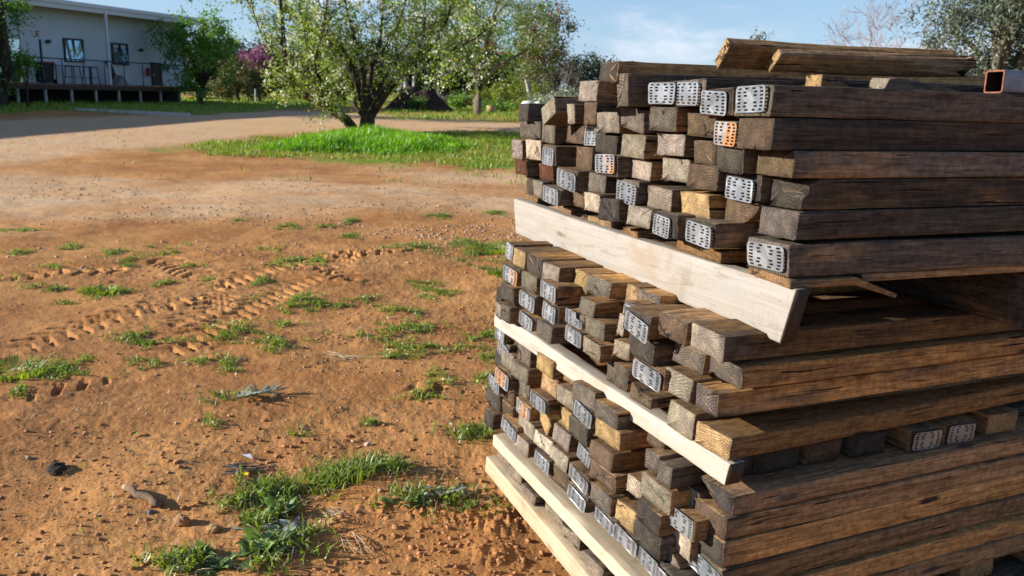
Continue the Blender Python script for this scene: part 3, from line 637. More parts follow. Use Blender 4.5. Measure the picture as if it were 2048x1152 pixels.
ORD = ['zeroth', 'first', 'second', 'third', 'fourth', 'fifth', 'sixth', 'seventh', 'eighth', 'ninth', 'tenth', 'eleventh', 'twelfth', 'thirteenth', 'fourteenth', 'fifteenth', 'sixteenth', 'seventeenth']
ADJ = {'k': 'charcoal', 'g': 'grey', 'l': 'pale grey', 'w': 'whitish', 'b': 'brown', 't': 'tan', 'r': 'rusty red', 's': 'thin orange brown'}
BEAMS = json.loads('''[{"t":"A","n":"A0","s":0.5974,"z":0.5985,"w":0.1115,"h":0.0587,"p":0.157,"tone":"k","rot":0,"L":1.7},
{"t":"A","n":"b","s":0.6334,"z":0.5496,"w":0.1194,"h":0.0569,"p":0.2,"tone":"l","rot":0,"L":1.7},
{"t":"A","n":"c","s":0.5479,"z":0.5368,"w":0.0618,"h":0.087,"p":0.1473,"tone":"g","rot":0,"L":1.7},
{"t":"A","n":"d","s":1.0848,"z":0.4938,"w":0.118,"h":0.06,"p":0.1448,"tone":"l","rot":-21,"L":1.7},
{"t":"A","n":"e","s":0.9816,"z":0.4828,"w":0.0716,"h":0.0629,"p":0.1151,"tone":"l","rot":0,"L":1.7},
{"t":"A","n":"f","s":0.8841,"z":0.4816,"w":0.0933,"h":0.0701,"p":0.0856,"tone":"b","rot":0,"L":1.7},
{"t":"A","n":"g","s":1.4451,"z":0.4849,"w":0.0849,"h":0.0656,"p":0.1129,"tone":"k","rot":0,"L":1.7},
{"t":"A","n":"g2","s":1.3766,"z":0.4212,"w":0.2346,"h":0.0649,"p":0.0832,"tone":"g","rot":0,"L":1.7},
{"t":"A","n":"h","s":1.2296,"z":0.4121,"w":0.1342,"h":0.0707,"p":0.0839,"tone":"g","rot":0,"L":1.7},
{"t":"A","n":"i","s":1.0493,"z":0.4173,"w":0.1618,"h":0.0588,"p":0.0498,"tone":"b","rot":0,"L":1.7},
{"t":"A","n":"j","s":0.9358,"z":0.4168,"w":0.128,"h":0.0629,"p":0.0454,"tone":"l","rot":0,"L":1.7,"pl":["S",0.052,0.028,0.1156,0.0616,-0.4]},
{"t":"A","n":"k","s":0.7096,"z":0.46,"w":0.1516,"h":0.0602,"p":0.0915,"tone":"l","rot":0,"L":1.7},
{"t":"A","n":"k2","s":0.5564,"z":0.4707,"w":0.1599,"h":0.0647,"p":0.0872,"tone":"g","rot":7,"L":1.7},
{"t":"A","n":"l","s":1.5446,"z":0.3373,"w":0.1395,"h":0.0744,"p":0.0924,"tone":"l","rot":0,"L":1.7},
{"t":"A","n":"m","s":1.3712,"z":0.3432,"w":0.1533,"h":0.0744,"p":0.0832,"tone":"w","rot":0,"L":1.7},
{"t":"A","n":"n","s":1.5217,"z":0.2772,"w":0.1374,"h":0.0593,"p":0.0825,"tone":"r","rot":0,"L":1.7},
{"t":"A","n":"p0","s":1.546,"z":0.2597,"w":0.0872,"h":0.0735,"p":0.0424,"tone":"k","rot":0,"L":1.7},
{"t":"A","n":"p1","s":1.5198,"z":0.2074,"w":0.081,"h":0.0521,"p":0.0525,"tone":"b","rot":0,"L":1.7},
{"t":"A","n":"p2","s":1.3819,"z":0.1998,"w":0.1199,"h":0.0649,"p":0.0632,"tone":"l","rot":0,"L":1.7},
{"t":"A","n":"q","s":1.1582,"z":0.338,"w":0.1361,"h":0.0679,"p":0.1043,"tone":"b","rot":0,"L":1.7,"pl":["S",0.0663,0.0302,0.1071,0.0598,1.5]},
{"t":"A","n":"r","s":1.2891,"z":0.2724,"w":0.1447,"h":0.059,"p":0.0636,"tone":"r","rot":0,"L":1.7},
{"t":"A","n":"r2","s":1.1622,"z":0.2685,"w":0.1713,"h":0.0689,"p":0.0442,"tone":"b","rot":0,"L":1.7},
{"t":"A","n":"s","s":0.9381,"z":0.2718,"w":0.1868,"h":0.0635,"p":0.1153,"tone":"b","rot":0,"L":1.7,"pl":["S",0.0846,0.0281,0.1726,0.058,3.6]},
{"t":"A","n":"t","s":0.9877,"z":0.3322,"w":0.1426,"h":0.0743,"p":0.0451,"tone":"b","rot":0,"L":1.7},
{"t":"A","n":"u","s":0.6546,"z":0.3347,"w":0.1538,"h":0.0611,"p":0.1167,"tone":"k","rot":0,"L":1.7,"pl":["R",0.071,0.0362,0.1332,0.0561,-2.0]},
{"t":"A","n":"v","s":0.7726,"z":0.3932,"w":0.1422,"h":0.0638,"p":0.0662,"tone":"k","rot":6,"L":1.7},
{"t":"A","n":"w","s":0.7964,"z":0.275,"w":0.1209,"h":0.0576,"p":0.086,"tone":"g","rot":0,"L":1.7},
{"t":"A","n":"x","s":1.0769,"z":0.2121,"w":0.172,"h":0.0536,"p":0.1197,"tone":"k","rot":0,"L":1.7,"pl":["S",0.0725,0.0252,0.1567,0.0549,1.6]},
{"t":"A","n":"y","s":0.9682,"z":0.2114,"w":0.1145,"h":0.0552,"p":0.0752,"tone":"b","rot":0,"L":1.7},
{"t":"A","n":"z","s":0.7435,"z":0.2218,"w":0.1125,"h":0.0551,"p":0.1263,"tone":"w","rot":0,"L":1.7},
{"t":"A","n":"aa","s":0.6246,"z":0.2065,"w":0.1276,"h":0.0642,"p":0.1219,"tone":"k","rot":-4,"L":1.7},
{"t":"A","n":"ab","s":0.5479,"z":0.2676,"w":0.1506,"h":0.0634,"p":0.0973,"tone":"g","rot":0,"L":1.7,"pl":["S",0.0687,0.0265,0.1367,0.0587,4.4]},
{"t":"A","n":"ac","s":0.5317,"z":0.3956,"w":0.1395,"h":0.0633,"p":0.0973,"tone":"l","rot":0,"L":1.7},
{"t":"A","n":"ad","s":0.5313,"z":0.3354,"w":0.1319,"h":0.0545,"p":0.0724,"tone":"l","rot":0,"L":1.7},
{"t":"A","n":"ae","s":0.3863,"z":0.541,"w":0.143,"h":0.0584,"p":0.0931,"tone":"k","rot":0,"L":1.7,"pl":["S",0.0605,0.0288,0.142,0.0548,1.0]},
{"t":"A","n":"af","s":0.2479,"z":0.5367,"w":0.1458,"h":0.0632,"p":0.0888,"tone":"g","rot":0,"L":1.7,"pl":["S",0.0761,0.0301,0.1174,0.0562,2.2]},
{"t":"A","n":"ag","s":0.1333,"z":0.5152,"w":0.1442,"h":0.0612,"p":0.0843,"tone":"k","rot":0,"L":1.7,"pl":["S",0.0755,0.0284,0.1161,0.0547,3.8]},
{"t":"A","n":"ah","s":-0.0045,"z":0.514,"w":0.1425,"h":0.0664,"p":0.08,"tone":"g","rot":0,"L":1.7,"pl":["S",0.0696,0.0368,0.1168,0.0574,-1.5]},
{"t":"A","n":"ai","s":0.3894,"z":0.472,"w":0.1498,"h":0.0629,"p":0.0841,"tone":"g","rot":0,"L":1.7},
{"t":"A","n":"aj","s":0.2398,"z":0.4616,"w":0.1388,"h":0.0568,"p":0.0588,"tone":"b","rot":0,"L":1.7},
{"t":"A","n":"ak","s":0.1364,"z":0.4477,"w":0.0994,"h":0.0542,"p":0.0643,"tone":"g","rot":0,"L":1.7,"pl":["R",0.0433,0.0253,0.0966,0.0553,2.2]},
{"t":"A","n":"al","s":-0.0035,"z":0.4425,"w":0.1356,"h":0.0684,"p":0.07,"tone":"b","rot":0,"L":1.7},
{"t":"A","n":"am","s":0.3688,"z":0.4095,"w":0.1441,"h":0.0555,"p":0.0682,"tone":"l","rot":0,"L":1.7},
{"t":"A","n":"an","s":0.3813,"z":0.3405,"w":0.1363,"h":0.0604,"p":0.0431,"tone":"l","rot":0,"L":1.7},
{"t":"A","n":"ao","s":0.2624,"z":0.3943,"w":0.0943,"h":0.0581,"p":0.0437,"tone":"b","rot":0,"L":1.7},
{"t":"A","n":"ap","s":0.1268,"z":0.3819,"w":0.123,"h":0.0625,"p":0.0494,"tone":"k","rot":0,"L":1.7},
{"t":"A","n":"aq","s":0.2433,"z":0.3308,"w":0.1382,"h":0.0617,"p":0.0438,"tone":"b","rot":0,"L":1.7},
{"t":"A","n":"ar","s":0.1009,"z":0.3181,"w":0.1389,"h":0.0615,"p":0.0195,"tone":"k","rot":0,"L":1.7,"pl":["S",0.0725,0.0251,0.1121,0.0542,2.6]},
{"t":"A","n":"as","s":-0.0155,"z":0.3833,"w":0.1376,"h":0.0575,"p":0.02,"tone":"b","rot":0,"L":1.7},
{"t":"A","n":"at","s":-0.0142,"z":0.3131,"w":0.1333,"h":0.066,"p":-0.01,"tone":"k","rot":0,"L":1.7},
{"t":"A","n":"au","s":0.4081,"z":0.262,"w":0.1409,"h":0.0601,"p":0.073,"tone":"l","rot":0,"L":1.7},
{"t":"A","n":"av","s":0.2629,"z":0.2581,"w":0.1376,"h":0.0616,"p":0.0487,"tone":"t","rot":0,"L":1.7},
{"t":"A","n":"aw","s":0.1167,"z":0.2492,"w":0.1394,"h":0.065,"p":0.0064,"tone":"b","rot":0,"L":1.7},
{"t":"A","n":"ax","s":-0.0161,"z":0.2459,"w":0.1315,"h":0.0633,"p":0.0,"tone":"g","rot":0,"L":1.7},
{"t":"A","n":"ay","s":0.1683,"z":0.2033,"w":0.1328,"h":0.058,"p":0.0891,"tone":"k","rot":0,"L":1.7,"pl":["S",0.0615,0.0256,0.1203,0.0535,3.2]},
{"t":"A","n":"az","s":0.3276,"z":0.201,"w":0.1318,"h":0.0622,"p":0.0984,"tone":"k","rot":0,"L":1.7,"pl":["S",0.0697,0.0268,0.0888,0.0536,4.0]},
{"t":"A","n":"ba","s":0.4566,"z":0.2111,"w":0.1322,"h":0.0535,"p":0.1077,"tone":"l","rot":0,"L":1.7},
{"t":"A","n":"bb","s":-0.0156,"z":0.1619,"w":0.1587,"h":0.0727,"p":0.01,"tone":"g","rot":0,"L":1.7,"pl":["S",0.079,0.0371,0.1424,0.0582,-1.4]},
{"t":"A","n":"sp1","s":0.2482,"z":0.15,"w":0.2259,"h":0.0313,"p":0.0138,"tone":"s","rot":0,"L":1.0},
{"t":"A","n":"sp2","s":0.8712,"z":0.1503,"w":0.2252,"h":0.0287,"p":0.0257,"tone":"t","rot":0,"L":1.0},
{"t":"A","n":"sp3","s":1.1557,"z":0.1586,"w":0.0745,"h":0.0331,"p":0.0443,"tone":"s","rot":0,"L":1.0},
{"t":"A","n":"sp4","s":1.4763,"z":0.1632,"w":0.1564,"h":0.0364,"p":0.0527,"tone":"s","rot":0,"L":1.0},
{"t":"A","n":"sp5","s":0.6807,"z":0.1488,"w":0.0945,"h":0.0268,"p":0.0266,"tone":"s","rot":0,"L":0.9},
{"t":"A","n":"sp6","s":-0.0226,"z":0.1408,"w":0.1688,"h":0.0188,"p":0.005,"tone":"s","rot":0,"L":0.27},
{"t":"B","n":"B1","s":1.1507,"z":0.337,"w":0.0621,"h":0.0527,"p":0.0528,"tone":"g","rot":0,"L":1.7,"pl":["S",0.0207,0.0274,0.0569,0.0556,6.9]},
{"t":"B","n":"B2","s":1.0081,"z":0.3314,"w":0.1051,"h":0.0587,"p":0.0747,"tone":"t","rot":0,"L":1.7},
{"t":"B","n":"B3","s":0.8908,"z":0.3325,"w":0.1163,"h":0.0598,"p":0.0753,"tone":"k","rot":0,"L":1.7},
{"t":"B","n":"B4","s":0.7684,"z":0.3335,"w":0.1076,"h":0.0574,"p":0.0812,"tone":"l","rot":0,"L":1.7},
{"t":"B","n":"B5","s":0.6755,"z":0.3236,"w":0.0829,"h":0.0668,"p":0.0306,"tone":"t","rot":0,"L":1.7},
{"t":"B","n":"B6","s":0.5354,"z":0.3426,"w":0.1219,"h":0.0533,"p":0.0426,"tone":"g","rot":0,"L":1.7},
{"t":"B","n":"B7","s":1.0025,"z":0.2765,"w":0.1357,"h":0.0571,"p":0.1,"tone":"k","rot":0,"L":1.7,"pl":["R",0.0567,0.0265,0.1144,0.0512,3.3]},
{"t":"B","n":"B8","s":0.8819,"z":0.2752,"w":0.1139,"h":0.0583,"p":0.0958,"tone":"g","rot":0,"L":1.7},
{"t":"B","n":"B9","s":0.7068,"z":0.2885,"w":0.1122,"h":0.0578,"p":0.115,"tone":"g","rot":0,"L":1.7,"pl":["S",0.0502,0.0321,0.1016,0.051,2.3]},
{"t":"B","n":"B10","s":0.4958,"z":0.2978,"w":0.0932,"h":0.0509,"p":0.1097,"tone":"g","rot":0,"L":1.7},
{"t":"B","n":"B11","s":1.0344,"z":0.2016,"w":0.1057,"h":0.0616,"p":0.0985,"tone":"k","rot":0,"L":1.7},
{"t":"B","n":"B11b","s":1.1661,"z":0.1679,"w":0.043,"h":0.0591,"p":0.0822,"tone":"k","rot":0,"L":1.7},
{"t":"B","n":"B12","s":0.8554,"z":0.2172,"w":0.121,"h":0.0613,"p":0.1071,"tone":"k","rot":0,"L":1.7,"pl":["S",0.0542,0.0328,0.1089,0.0501,3.5]},
{"t":"B","n":"B13","s":0.6887,"z":0.233,"w":0.1084,"h":0.0548,"p":0.115,"tone":"k","rot":0,"L":1.7,"pl":["S",0.0536,0.0238,0.0851,0.0527,2.4]},
{"t":"B","n":"B14","s":0.5483,"z":0.2557,"w":0.107,"h":0.0377,"p":0.1122,"tone":"g","rot":0,"L":1.7,"pl":["H",0.0465,0.0225,0.1007,0.0443,0.2]},
{"t":"B","n":"B15","s":0.4269,"z":0.2553,"w":0.1147,"h":0.0512,"p":0.115,"tone":"g","rot":0,"L":1.7},
{"t":"B","n":"B16","s":0.4497,"z":0.3462,"w":0.059,"h":0.0548,"p":0.0018,"tone":"t","rot":0,"L":1.7},
{"t":"B","n":"B17","s":0.3453,"z":0.3455,"w":0.1039,"h":0.0554,"p":0.0021,"tone":"g","rot":0,"L":1.7},
{"t":"B","n":"B18","s":0.3457,"z":0.3412,"w":0.0662,"h":0.0374,"p":0.0722,"tone":"g","rot":0,"L":1.7,"pl":["S",0.0253,0.0117,0.061,0.0392,0.9]},
{"t":"B","n":"B19","s":0.2272,"z":0.3217,"w":0.1207,"h":0.0596,"p":0.1131,"tone":"k","rot":0,"L":1.7,"pl":["S",0.0501,0.0224,0.1128,0.0524,8.4]},
{"t":"B","n":"B20","s":0.0991,"z":0.344,"w":0.12,"h":0.0577,"p":0.0966,"tone":"b","rot":0,"L":1.7},
{"t":"B","n":"B21","s":-0.0295,"z":0.345,"w":0.1201,"h":0.0614,"p":0.09,"tone":"l","rot":0,"L":1.7},
{"t":"B","n":"B22","s":0.3685,"z":0.287,"w":0.0401,"h":0.0582,"p":0.091,"tone":"l","rot":0,"L":1.7},
{"t":"B","n":"B22b","s":0.3377,"z":0.2253,"w":0.0727,"h":0.0459,"p":0.0926,"tone":"l","rot":0,"L":1.7},
{"t":"B","n":"B23","s":0.2329,"z":0.2474,"w":0.1192,"h":0.0594,"p":0.0878,"tone":"k","rot":0,"L":1.7},
{"t":"B","n":"B24","s":0.0913,"z":0.2666,"w":0.1229,"h":0.0527,"p":0.04,"tone":"g","rot":0,"L":1.7},
{"t":"B","n":"B25","s":-0.0399,"z":0.2751,"w":0.1261,"h":0.0533,"p":0.03,"tone":"g","rot":0,"L":1.7},
{"t":"B","n":"B26","s":0.1878,"z":0.1927,"w":0.1421,"h":0.055,"p":0.0801,"tone":"b","rot":0,"L":1.7,"pl":["S",0.0681,0.0224,0.1269,0.0518,4.3]},
{"t":"B","n":"B26b","s":0.2437,"z":0.1205,"w":0.0975,"h":0.0464,"p":0.0723,"tone":"b","rot":0,"L":1.7},
{"t":"B","n":"B27","s":0.3472,"z":0.1315,"w":0.1163,"h":0.0632,"p":0.077,"tone":"g","rot":0,"L":1.7},
{"t":"B","n":"B28","s":0.0967,"z":0.1941,"w":0.113,"h":0.0593,"p":0.0647,"tone":"l","rot":0,"L":1.7},
{"t":"B","n":"B29","s":0.008,"z":0.1879,"w":0.1342,"h":0.0596,"p":0.052,"tone":"g","rot":0,"L":1.7},
{"t":"B","n":"B30","s":0.0912,"z":0.0913,"w":0.116,"h":0.0703,"p":0.045,"tone":"l","rot":0,"L":1.7},
{"t":"B","n":"B31","s":-0.03,"z":0.0904,"w":0.1242,"h":0.0559,"p":0.034,"tone":"t","rot":0,"L":1.7},
{"t":"B","n":"B32","s":0.7226,"z":0.1585,"w":0.1121,"h":0.0545,"p":0.115,"tone":"g","rot":0,"L":1.7},
{"t":"B","n":"B33","s":0.8421,"z":0.1656,"w":0.1175,"h":0.0453,"p":0.115,"tone":"k","rot":0,"L":1.7,"pl":["S",0.0517,0.0197,0.1054,0.0461,4.0]},
{"t":"B","n":"B34","s":1.0229,"z":0.138,"w":0.0731,"h":0.0583,"p":0.115,"tone":"g","rot":0,"L":1.7},
{"t":"B","n":"B34b","s":1.0912,"z":0.1367,"w":0.059,"h":0.0508,"p":0.115,"tone":"l","rot":0,"L":1.7},
{"t":"B","n":"B35","s":0.5605,"z":0.1948,"w":0.1083,"h":0.047,"p":0.1015,"tone":"g","rot":0,"L":1.7,"pl":["S",0.0467,0.0241,0.1017,0.0463,1.2]},
{"t":"B","n":"B36","s":0.4418,"z":0.1901,"w":0.1055,"h":0.0506,"p":0.1124,"tone":"l","rot":0,"L":1.7},
{"t":"C","n":"C1","s":1.1553,"z":0.0244,"w":0.0958,"h":0.051,"p":0.058,"tone":"k","rot":0,"L":1.7,"pl":["S",0.0433,0.0237,0.0779,0.0516,2.8]},
{"t":"C","n":"C2","s":1.1307,"z":-0.0272,"w":0.1038,"h":0.0492,"p":0.0542,"tone":"g","rot":0,"L":1.7,"pl":["S",0.0406,0.0196,0.0975,0.0488,7.3]},
{"t":"C","n":"C1b","s":1.0641,"z":0.0244,"w":0.0814,"h":0.0534,"p":0.0325,"tone":"b","rot":0,"L":1.7},
{"t":"C","n":"C3","s":0.9348,"z":0.0042,"w":0.1124,"h":0.0615,"p":0.0693,"tone":"g","rot":0,"L":1.7},
{"t":"C","n":"C4","s":1.0823,"z":-0.0613,"w":0.0929,"h":0.0612,"p":0.0617,"tone":"l","rot":0,"L":1.7},
{"t":"C","n":"C4b","s":1.2063,"z":-0.0857,"w":0.0626,"h":0.0525,"p":0.0453,"tone":"k","rot":0,"L":1.7},
{"t":"C","n":"C5","s":0.7606,"z":0.0247,"w":0.1224,"h":0.0596,"p":0.0784,"tone":"t","rot":0,"L":1.7},
{"t":"C","n":"C6","s":0.9087,"z":-0.0476,"w":0.1326,"h":0.0544,"p":0.09,"tone":"g","rot":0,"L":1.7},
{"t":"C","n":"C7","s":1.0652,"z":-0.1236,"w":0.1241,"h":0.0594,"p":0.0777,"tone":"k","rot":0,"L":1.7,"pl":["R",0.0551,0.0269,0.11,0.0557,4.5]},
{"t":"C","n":"C8","s":1.1595,"z":-0.171,"w":0.1126,"h":0.0484,"p":0.0678,"tone":"k","rot":0,"L":1.7,"pl":["S",0.0454,0.0241,0.1063,0.05,5.9]},
{"t":"C","n":"C9","s":0.7639,"z":-0.0421,"w":0.1118,"h":0.057,"p":0.0582,"tone":"t","rot":0,"L":1.7},
{"t":"C","n":"C10","s":0.6311,"z":-0.0335,"w":0.1029,"h":0.056,"p":0.0753,"tone":"l","rot":0,"L":1.7},
{"t":"C","n":"C11","s":0.49,"z":0.0155,"w":0.1234,"h":0.0631,"p":0.09,"tone":"g","rot":0,"L":1.7},
{"t":"C","n":"C11b","s":0.6526,"z":0.0312,"w":0.0954,"h":0.0671,"p":0.044,"tone":"t","rot":0,"L":1.7},
{"t":"C","n":"C12","s":0.4825,"z":-0.0273,"w":0.1206,"h":0.053,"p":0.09,"tone":"k","rot":0,"L":1.7,"pl":["S",0.0553,0.0235,0.1066,0.0503,7.4]},
{"t":"C","n":"C13","s":0.9777,"z":-0.1377,"w":0.1121,"h":0.0635,"p":0.047,"tone":"g","rot":0,"L":1.7},
{"t":"C","n":"C14","s":0.7577,"z":-0.0983,"w":0.1286,"h":0.0522,"p":0.09,"tone":"g","rot":0,"L":1.7,"pl":["S",0.0612,0.0247,0.1102,0.0482,2.4]},
{"t":"C","n":"C15","s":0.9047,"z":-0.1788,"w":0.1171,"h":0.0502,"p":0.0709,"tone":"t","rot":0,"L":1.7,"pl":["R2",0.0501,0.024,0.1079,0.0491,4.4]},
{"t":"C","n":"C16","s":1.0863,"z":-0.1964,"w":0.116,"h":0.0532,"p":0.0464,"tone":"b","rot":0,"L":1.7},
{"t":"C","n":"C17","s":1.0819,"z":-0.2567,"w":0.1165,"h":0.0553,"p":0.0467,"tone":"b","rot":0,"L":1.7},
{"t":"C","n":"C18","s":1.1823,"z":-0.2537,"w":0.1192,"h":0.0606,"p":0.0566,"tone":"k","rot":0,"L":1.7},
{"t":"C","n":"C19","s":1.2066,"z":-0.3328,"w":0.0935,"h":0.0596,"p":0.0654,"tone":"k","rot":0,"L":1.7},
{"t":"C","n":"C20","s":0.9943,"z":-0.2831,"w":0.134,"h":0.0468,"p":0.0713,"tone":"g","rot":0,"L":1.7,"pl":["S",0.0576,0.017,0.123,0.0458,8.1]},
{"t":"C","n":"C21","s":0.9108,"z":-0.2632,"w":0.1217,"h":0.0631,"p":0.0505,"tone":"l","rot":0,"L":1.7},
{"t":"C","n":"C22","s":0.8056,"z":-0.1794,"w":0.1,"h":0.052,"p":0.0461,"tone":"t","rot":28,"L":1.7},
{"t":"C","n":"C23","s":0.6644,"z":-0.1239,"w":0.0952,"h":0.0606,"p":0.0484,"tone":"t","rot":0,"L":1.7},
{"t":"C","n":"C24","s":0.5087,"z":-0.1001,"w":0.1179,"h":0.06,"p":0.09,"tone":"k","rot":0,"L":1.7},
{"t":"C","n":"C25","s":0.3646,"z":0.0091,"w":0.1182,"h":0.0562,"p":0.09,"tone":"g","rot":0,"L":1.7},
{"t":"C","n":"C26","s":0.3435,"z":-0.0421,"w":0.1285,"h":0.0561,"p":0.09,"tone":"t","rot":0,"L":1.7},
{"t":"C","n":"C27","s":0.7669,"z":-0.249,"w":0.1302,"h":0.0486,"p":0.0581,"tone":"w","rot":0,"L":1.7},
{"t":"C","n":"C28","s":0.6645,"z":-0.1901,"w":0.117,"h":0.0579,"p":0.0535,"tone":"l","rot":0,"L":1.7},
{"t":"C","n":"C29","s":0.8945,"z":-0.3085,"w":0.1145,"h":0.0525,"p":0.0765,"tone":"l","rot":0,"L":1.7},
{"t":"C","n":"C30","s":0.7333,"z":-0.2963,"w":0.1108,"h":0.0498,"p":0.0799,"tone":"g","rot":0,"L":1.7,"pl":["S",0.0476,0.0255,0.1026,0.0463,3.3]},
{"t":"C","n":"C31","s":0.6511,"z":-0.2584,"w":0.1211,"h":0.0565,"p":0.0642,"tone":"l","rot":0,"L":1.7},
{"t":"C","n":"C32","s":0.629,"z":-0.3108,"w":0.124,"h":0.058,"p":0.0704,"tone":"b","rot":0,"L":1.7},
{"t":"C","n":"C33","s":0.5016,"z":-0.1614,"w":0.0896,"h":0.0469,"p":0.0722,"tone":"g","rot":0,"L":1.7,"pl":["S",0.0373,0.0218,0.0821,0.046,5.9]},
{"t":"C","n":"C34","s":0.3698,"z":-0.1182,"w":0.124,"h":0.0544,"p":0.09,"tone":"b","rot":0,"L":1.7},
{"t":"C","n":"C35","s":0.3475,"z":-0.1754,"w":0.1317,"h":0.0558,"p":0.09,"tone":"b","rot":0,"L":1.7},
{"t":"C","n":"C36","s":0.3545,"z":-0.2476,"w":0.128,"h":0.0579,"p":0.09,"tone":"g","rot":0,"L":1.7},
{"t":"C","n":"C37","s":0.4753,"z":-0.2339,"w":0.1238,"h":0.0498,"p":0.09,"tone":"b","rot":0,"L":1.7,"pl":["S",0.0542,0.023,0.1151,0.0453,7.7]},
{"t":"C","n":"C38","s":0.4795,"z":-0.2985,"w":0.1191,"h":0.0473,"p":0.09,"tone":"g","rot":0,"L":1.7,"pl":["S",0.0534,0.0228,0.1083,0.0442,5.0]},
{"t":"C","n":"C39","s":0.3198,"z":-0.2925,"w":0.1144,"h":0.0461,"p":0.09,"tone":"g","rot":0,"L":1.7,"pl":["S",0.0503,0.0239,0.1072,0.038,4.7]},
{"t":"C","n":"C40","s":0.2507,"z":-0.2535,"w":0.1018,"h":0.0643,"p":0.0758,"tone":"t","rot":0,"L":1.7},
{"t":"C","n":"C41","s":0.2429,"z":-0.1451,"w":0.0738,"h":0.0509,"p":0.0713,"tone":"w","rot":0,"L":1.7},
{"t":"C","n":"C42","s":0.1111,"z":-0.1221,"w":0.1313,"h":0.0675,"p":0.0785,"tone":"l","rot":0,"L":1.7},
{"t":"C","n":"C43","s":0.1301,"z":-0.1897,"w":0.1112,"h":0.0607,"p":0.0875,"tone":"k","rot":0,"L":1.7},
{"t":"C","n":"C44","s":0.1227,"z":-0.2566,"w":0.1191,"h":0.0624,"p":0.0879,"tone":"k","rot":0,"L":1.7},
{"t":"C","n":"C45","s":0.2121,"z":-0.2928,"w":0.121,"h":0.0429,"p":0.088,"tone":"g","rot":0,"L":1.7,"pl":["S",0.0539,0.0222,0.1142,0.0452,4.5]},
{"t":"C","n":"C46","s":0.1191,"z":-0.3092,"w":0.1003,"h":0.0482,"p":0.0831,"tone":"g","rot":0,"L":1.7,"pl":["S",0.0446,0.0294,0.0951,0.0462,0.9]},
{"t":"C","n":"C46b","s":0.0435,"z":-0.3098,"w":0.0922,"h":0.048,"p":0.0873,"tone":"g","rot":0,"L":1.7,"pl":["S",0.0379,0.0258,0.0826,0.0434,1.4]},
{"t":"C","n":"C47","s":0.1751,"z":-0.0362,"w":0.0571,"h":0.054,"p":0.08,"tone":"g","rot":0,"L":1.7},
{"t":"C","n":"C48","s":0.11,"z":-0.0452,"w":0.061,"h":0.0564,"p":0.0836,"tone":"g","rot":0,"L":1.7},
{"t":"C","n":"C49","s":0.2089,"z":0.0036,"w":0.0858,"h":0.0521,"p":0.0381,"tone":"b","rot":0,"L":1.7},
{"t":"C","n":"C50","s":0.0295,"z":-0.1557,"w":0.1137,"h":0.057,"p":0.0581,"tone":"t","rot":0,"L":1.7,"pl":["S",0.0516,0.0328,0.1097,0.0542,-1.5]},
{"t":"C","n":"C53","s":0.0585,"z":-0.2319,"w":0.1218,"h":0.0586,"p":0.0364,"tone":"w","rot":0,"L":1.7},
{"t":"C","n":"C54","s":0.0822,"z":-0.275,"w":0.1,"h":0.052,"p":0.0544,"tone":"l","rot":35,"L":1.7},
{"t":"C","n":"C55a","s":0.0789,"z":-0.1062,"w":0.109,"h":0.0556,"p":0.0153,"tone":"l","rot":0,"L":1.7},
{"t":"C","n":"C56","s":-0.0345,"z":-0.0603,"w":0.1282,"h":0.0528,"p":0.005,"tone":"k","rot":0,"L":1.7},
{"t":"C","n":"C55","s":-0.03,"z":-0.1266,"w":0.1262,"h":0.0605,"p":0.015,"tone":"b","rot":0,"L":1.7},
{"t":"C","n":"C51","s":-0.034,"z":-0.201,"w":0.1381,"h":0.0712,"p":0.015,"tone":"k","rot":0,"L":1.7},
{"t":"C","n":"C52","s":-0.04,"z":-0.2656,"w":0.1397,"h":0.0614,"p":0.01,"tone":"g","rot":0,"L":1.7,"pl":["S",0.0659,0.0298,0.1293,0.0526,5.6]},
{"t":"C","n":"C52b","s":0.0463,"z":-0.3471,"w":0.1182,"h":0.0593,"p":0.0271,"tone":"g","rot":0,"L":1.7},
{"t":"C","n":"C57","s":-0.046,"z":-0.333,"w":0.1438,"h":0.0565,"p":0.01,"tone":"b","rot":0,"L":1.7},
{"t":"C","n":"C58","s":-0.05,"z":-0.391,"w":0.1441,"h":0.056,"p":0.01,"tone":"b","rot":0,"L":1.7}]''')

def timber_labels():
    for tier, tn in (('A', 'upper tier'), ('B', 'middle tier'), ('C', 'lower tier')):
        L = [b for b in BEAMS if b['t'] == tier and not b['n'].startswith('sp')]
        top = max(b['z'] + b['h'] / 2 for b in L)
        rows = {}
        for b in L:
            k = round((top - b['z'] - b['h'] / 2) / .0655); rows.setdefault(k, []).append(b)
        for ri, k in enumerate(sorted(rows)):
            rw = sorted(rows[k], key=lambda b: -(b['s'] + b['w'] / 2))
            for i, b in enumerate(rw):
                pl = b.get('pl')
                what = {'S': ' with silver plate', 'H': ' with notched silver plate', 'R': ' with rusty plate', 'R2': ' with stained plate'}[pl[0]] if pl else ''
                b['label'] = f"{ADJ[b['tone']]} timber{what}, {tn}, {ORD[ri + 1]} row down, {ORD[i + 1]} from far end"
timber_labels()
SPLAB = {'sp1': 'long brown spacer under the silver plated timber near the bearer end', 'sp2': 'tan wedge spacer lying on the middle of the pale bearer',
         'sp3': 'small dark brown spacer block on the far half of the bearer', 'sp4': 'brown spacer block at the far end of the pale bearer',
         'sp5': 'brown chamfered spacer between the tan wedge and the longest spacer', 'sp6': 'pointed splinter of board under the lowest upper timber at the corner'}

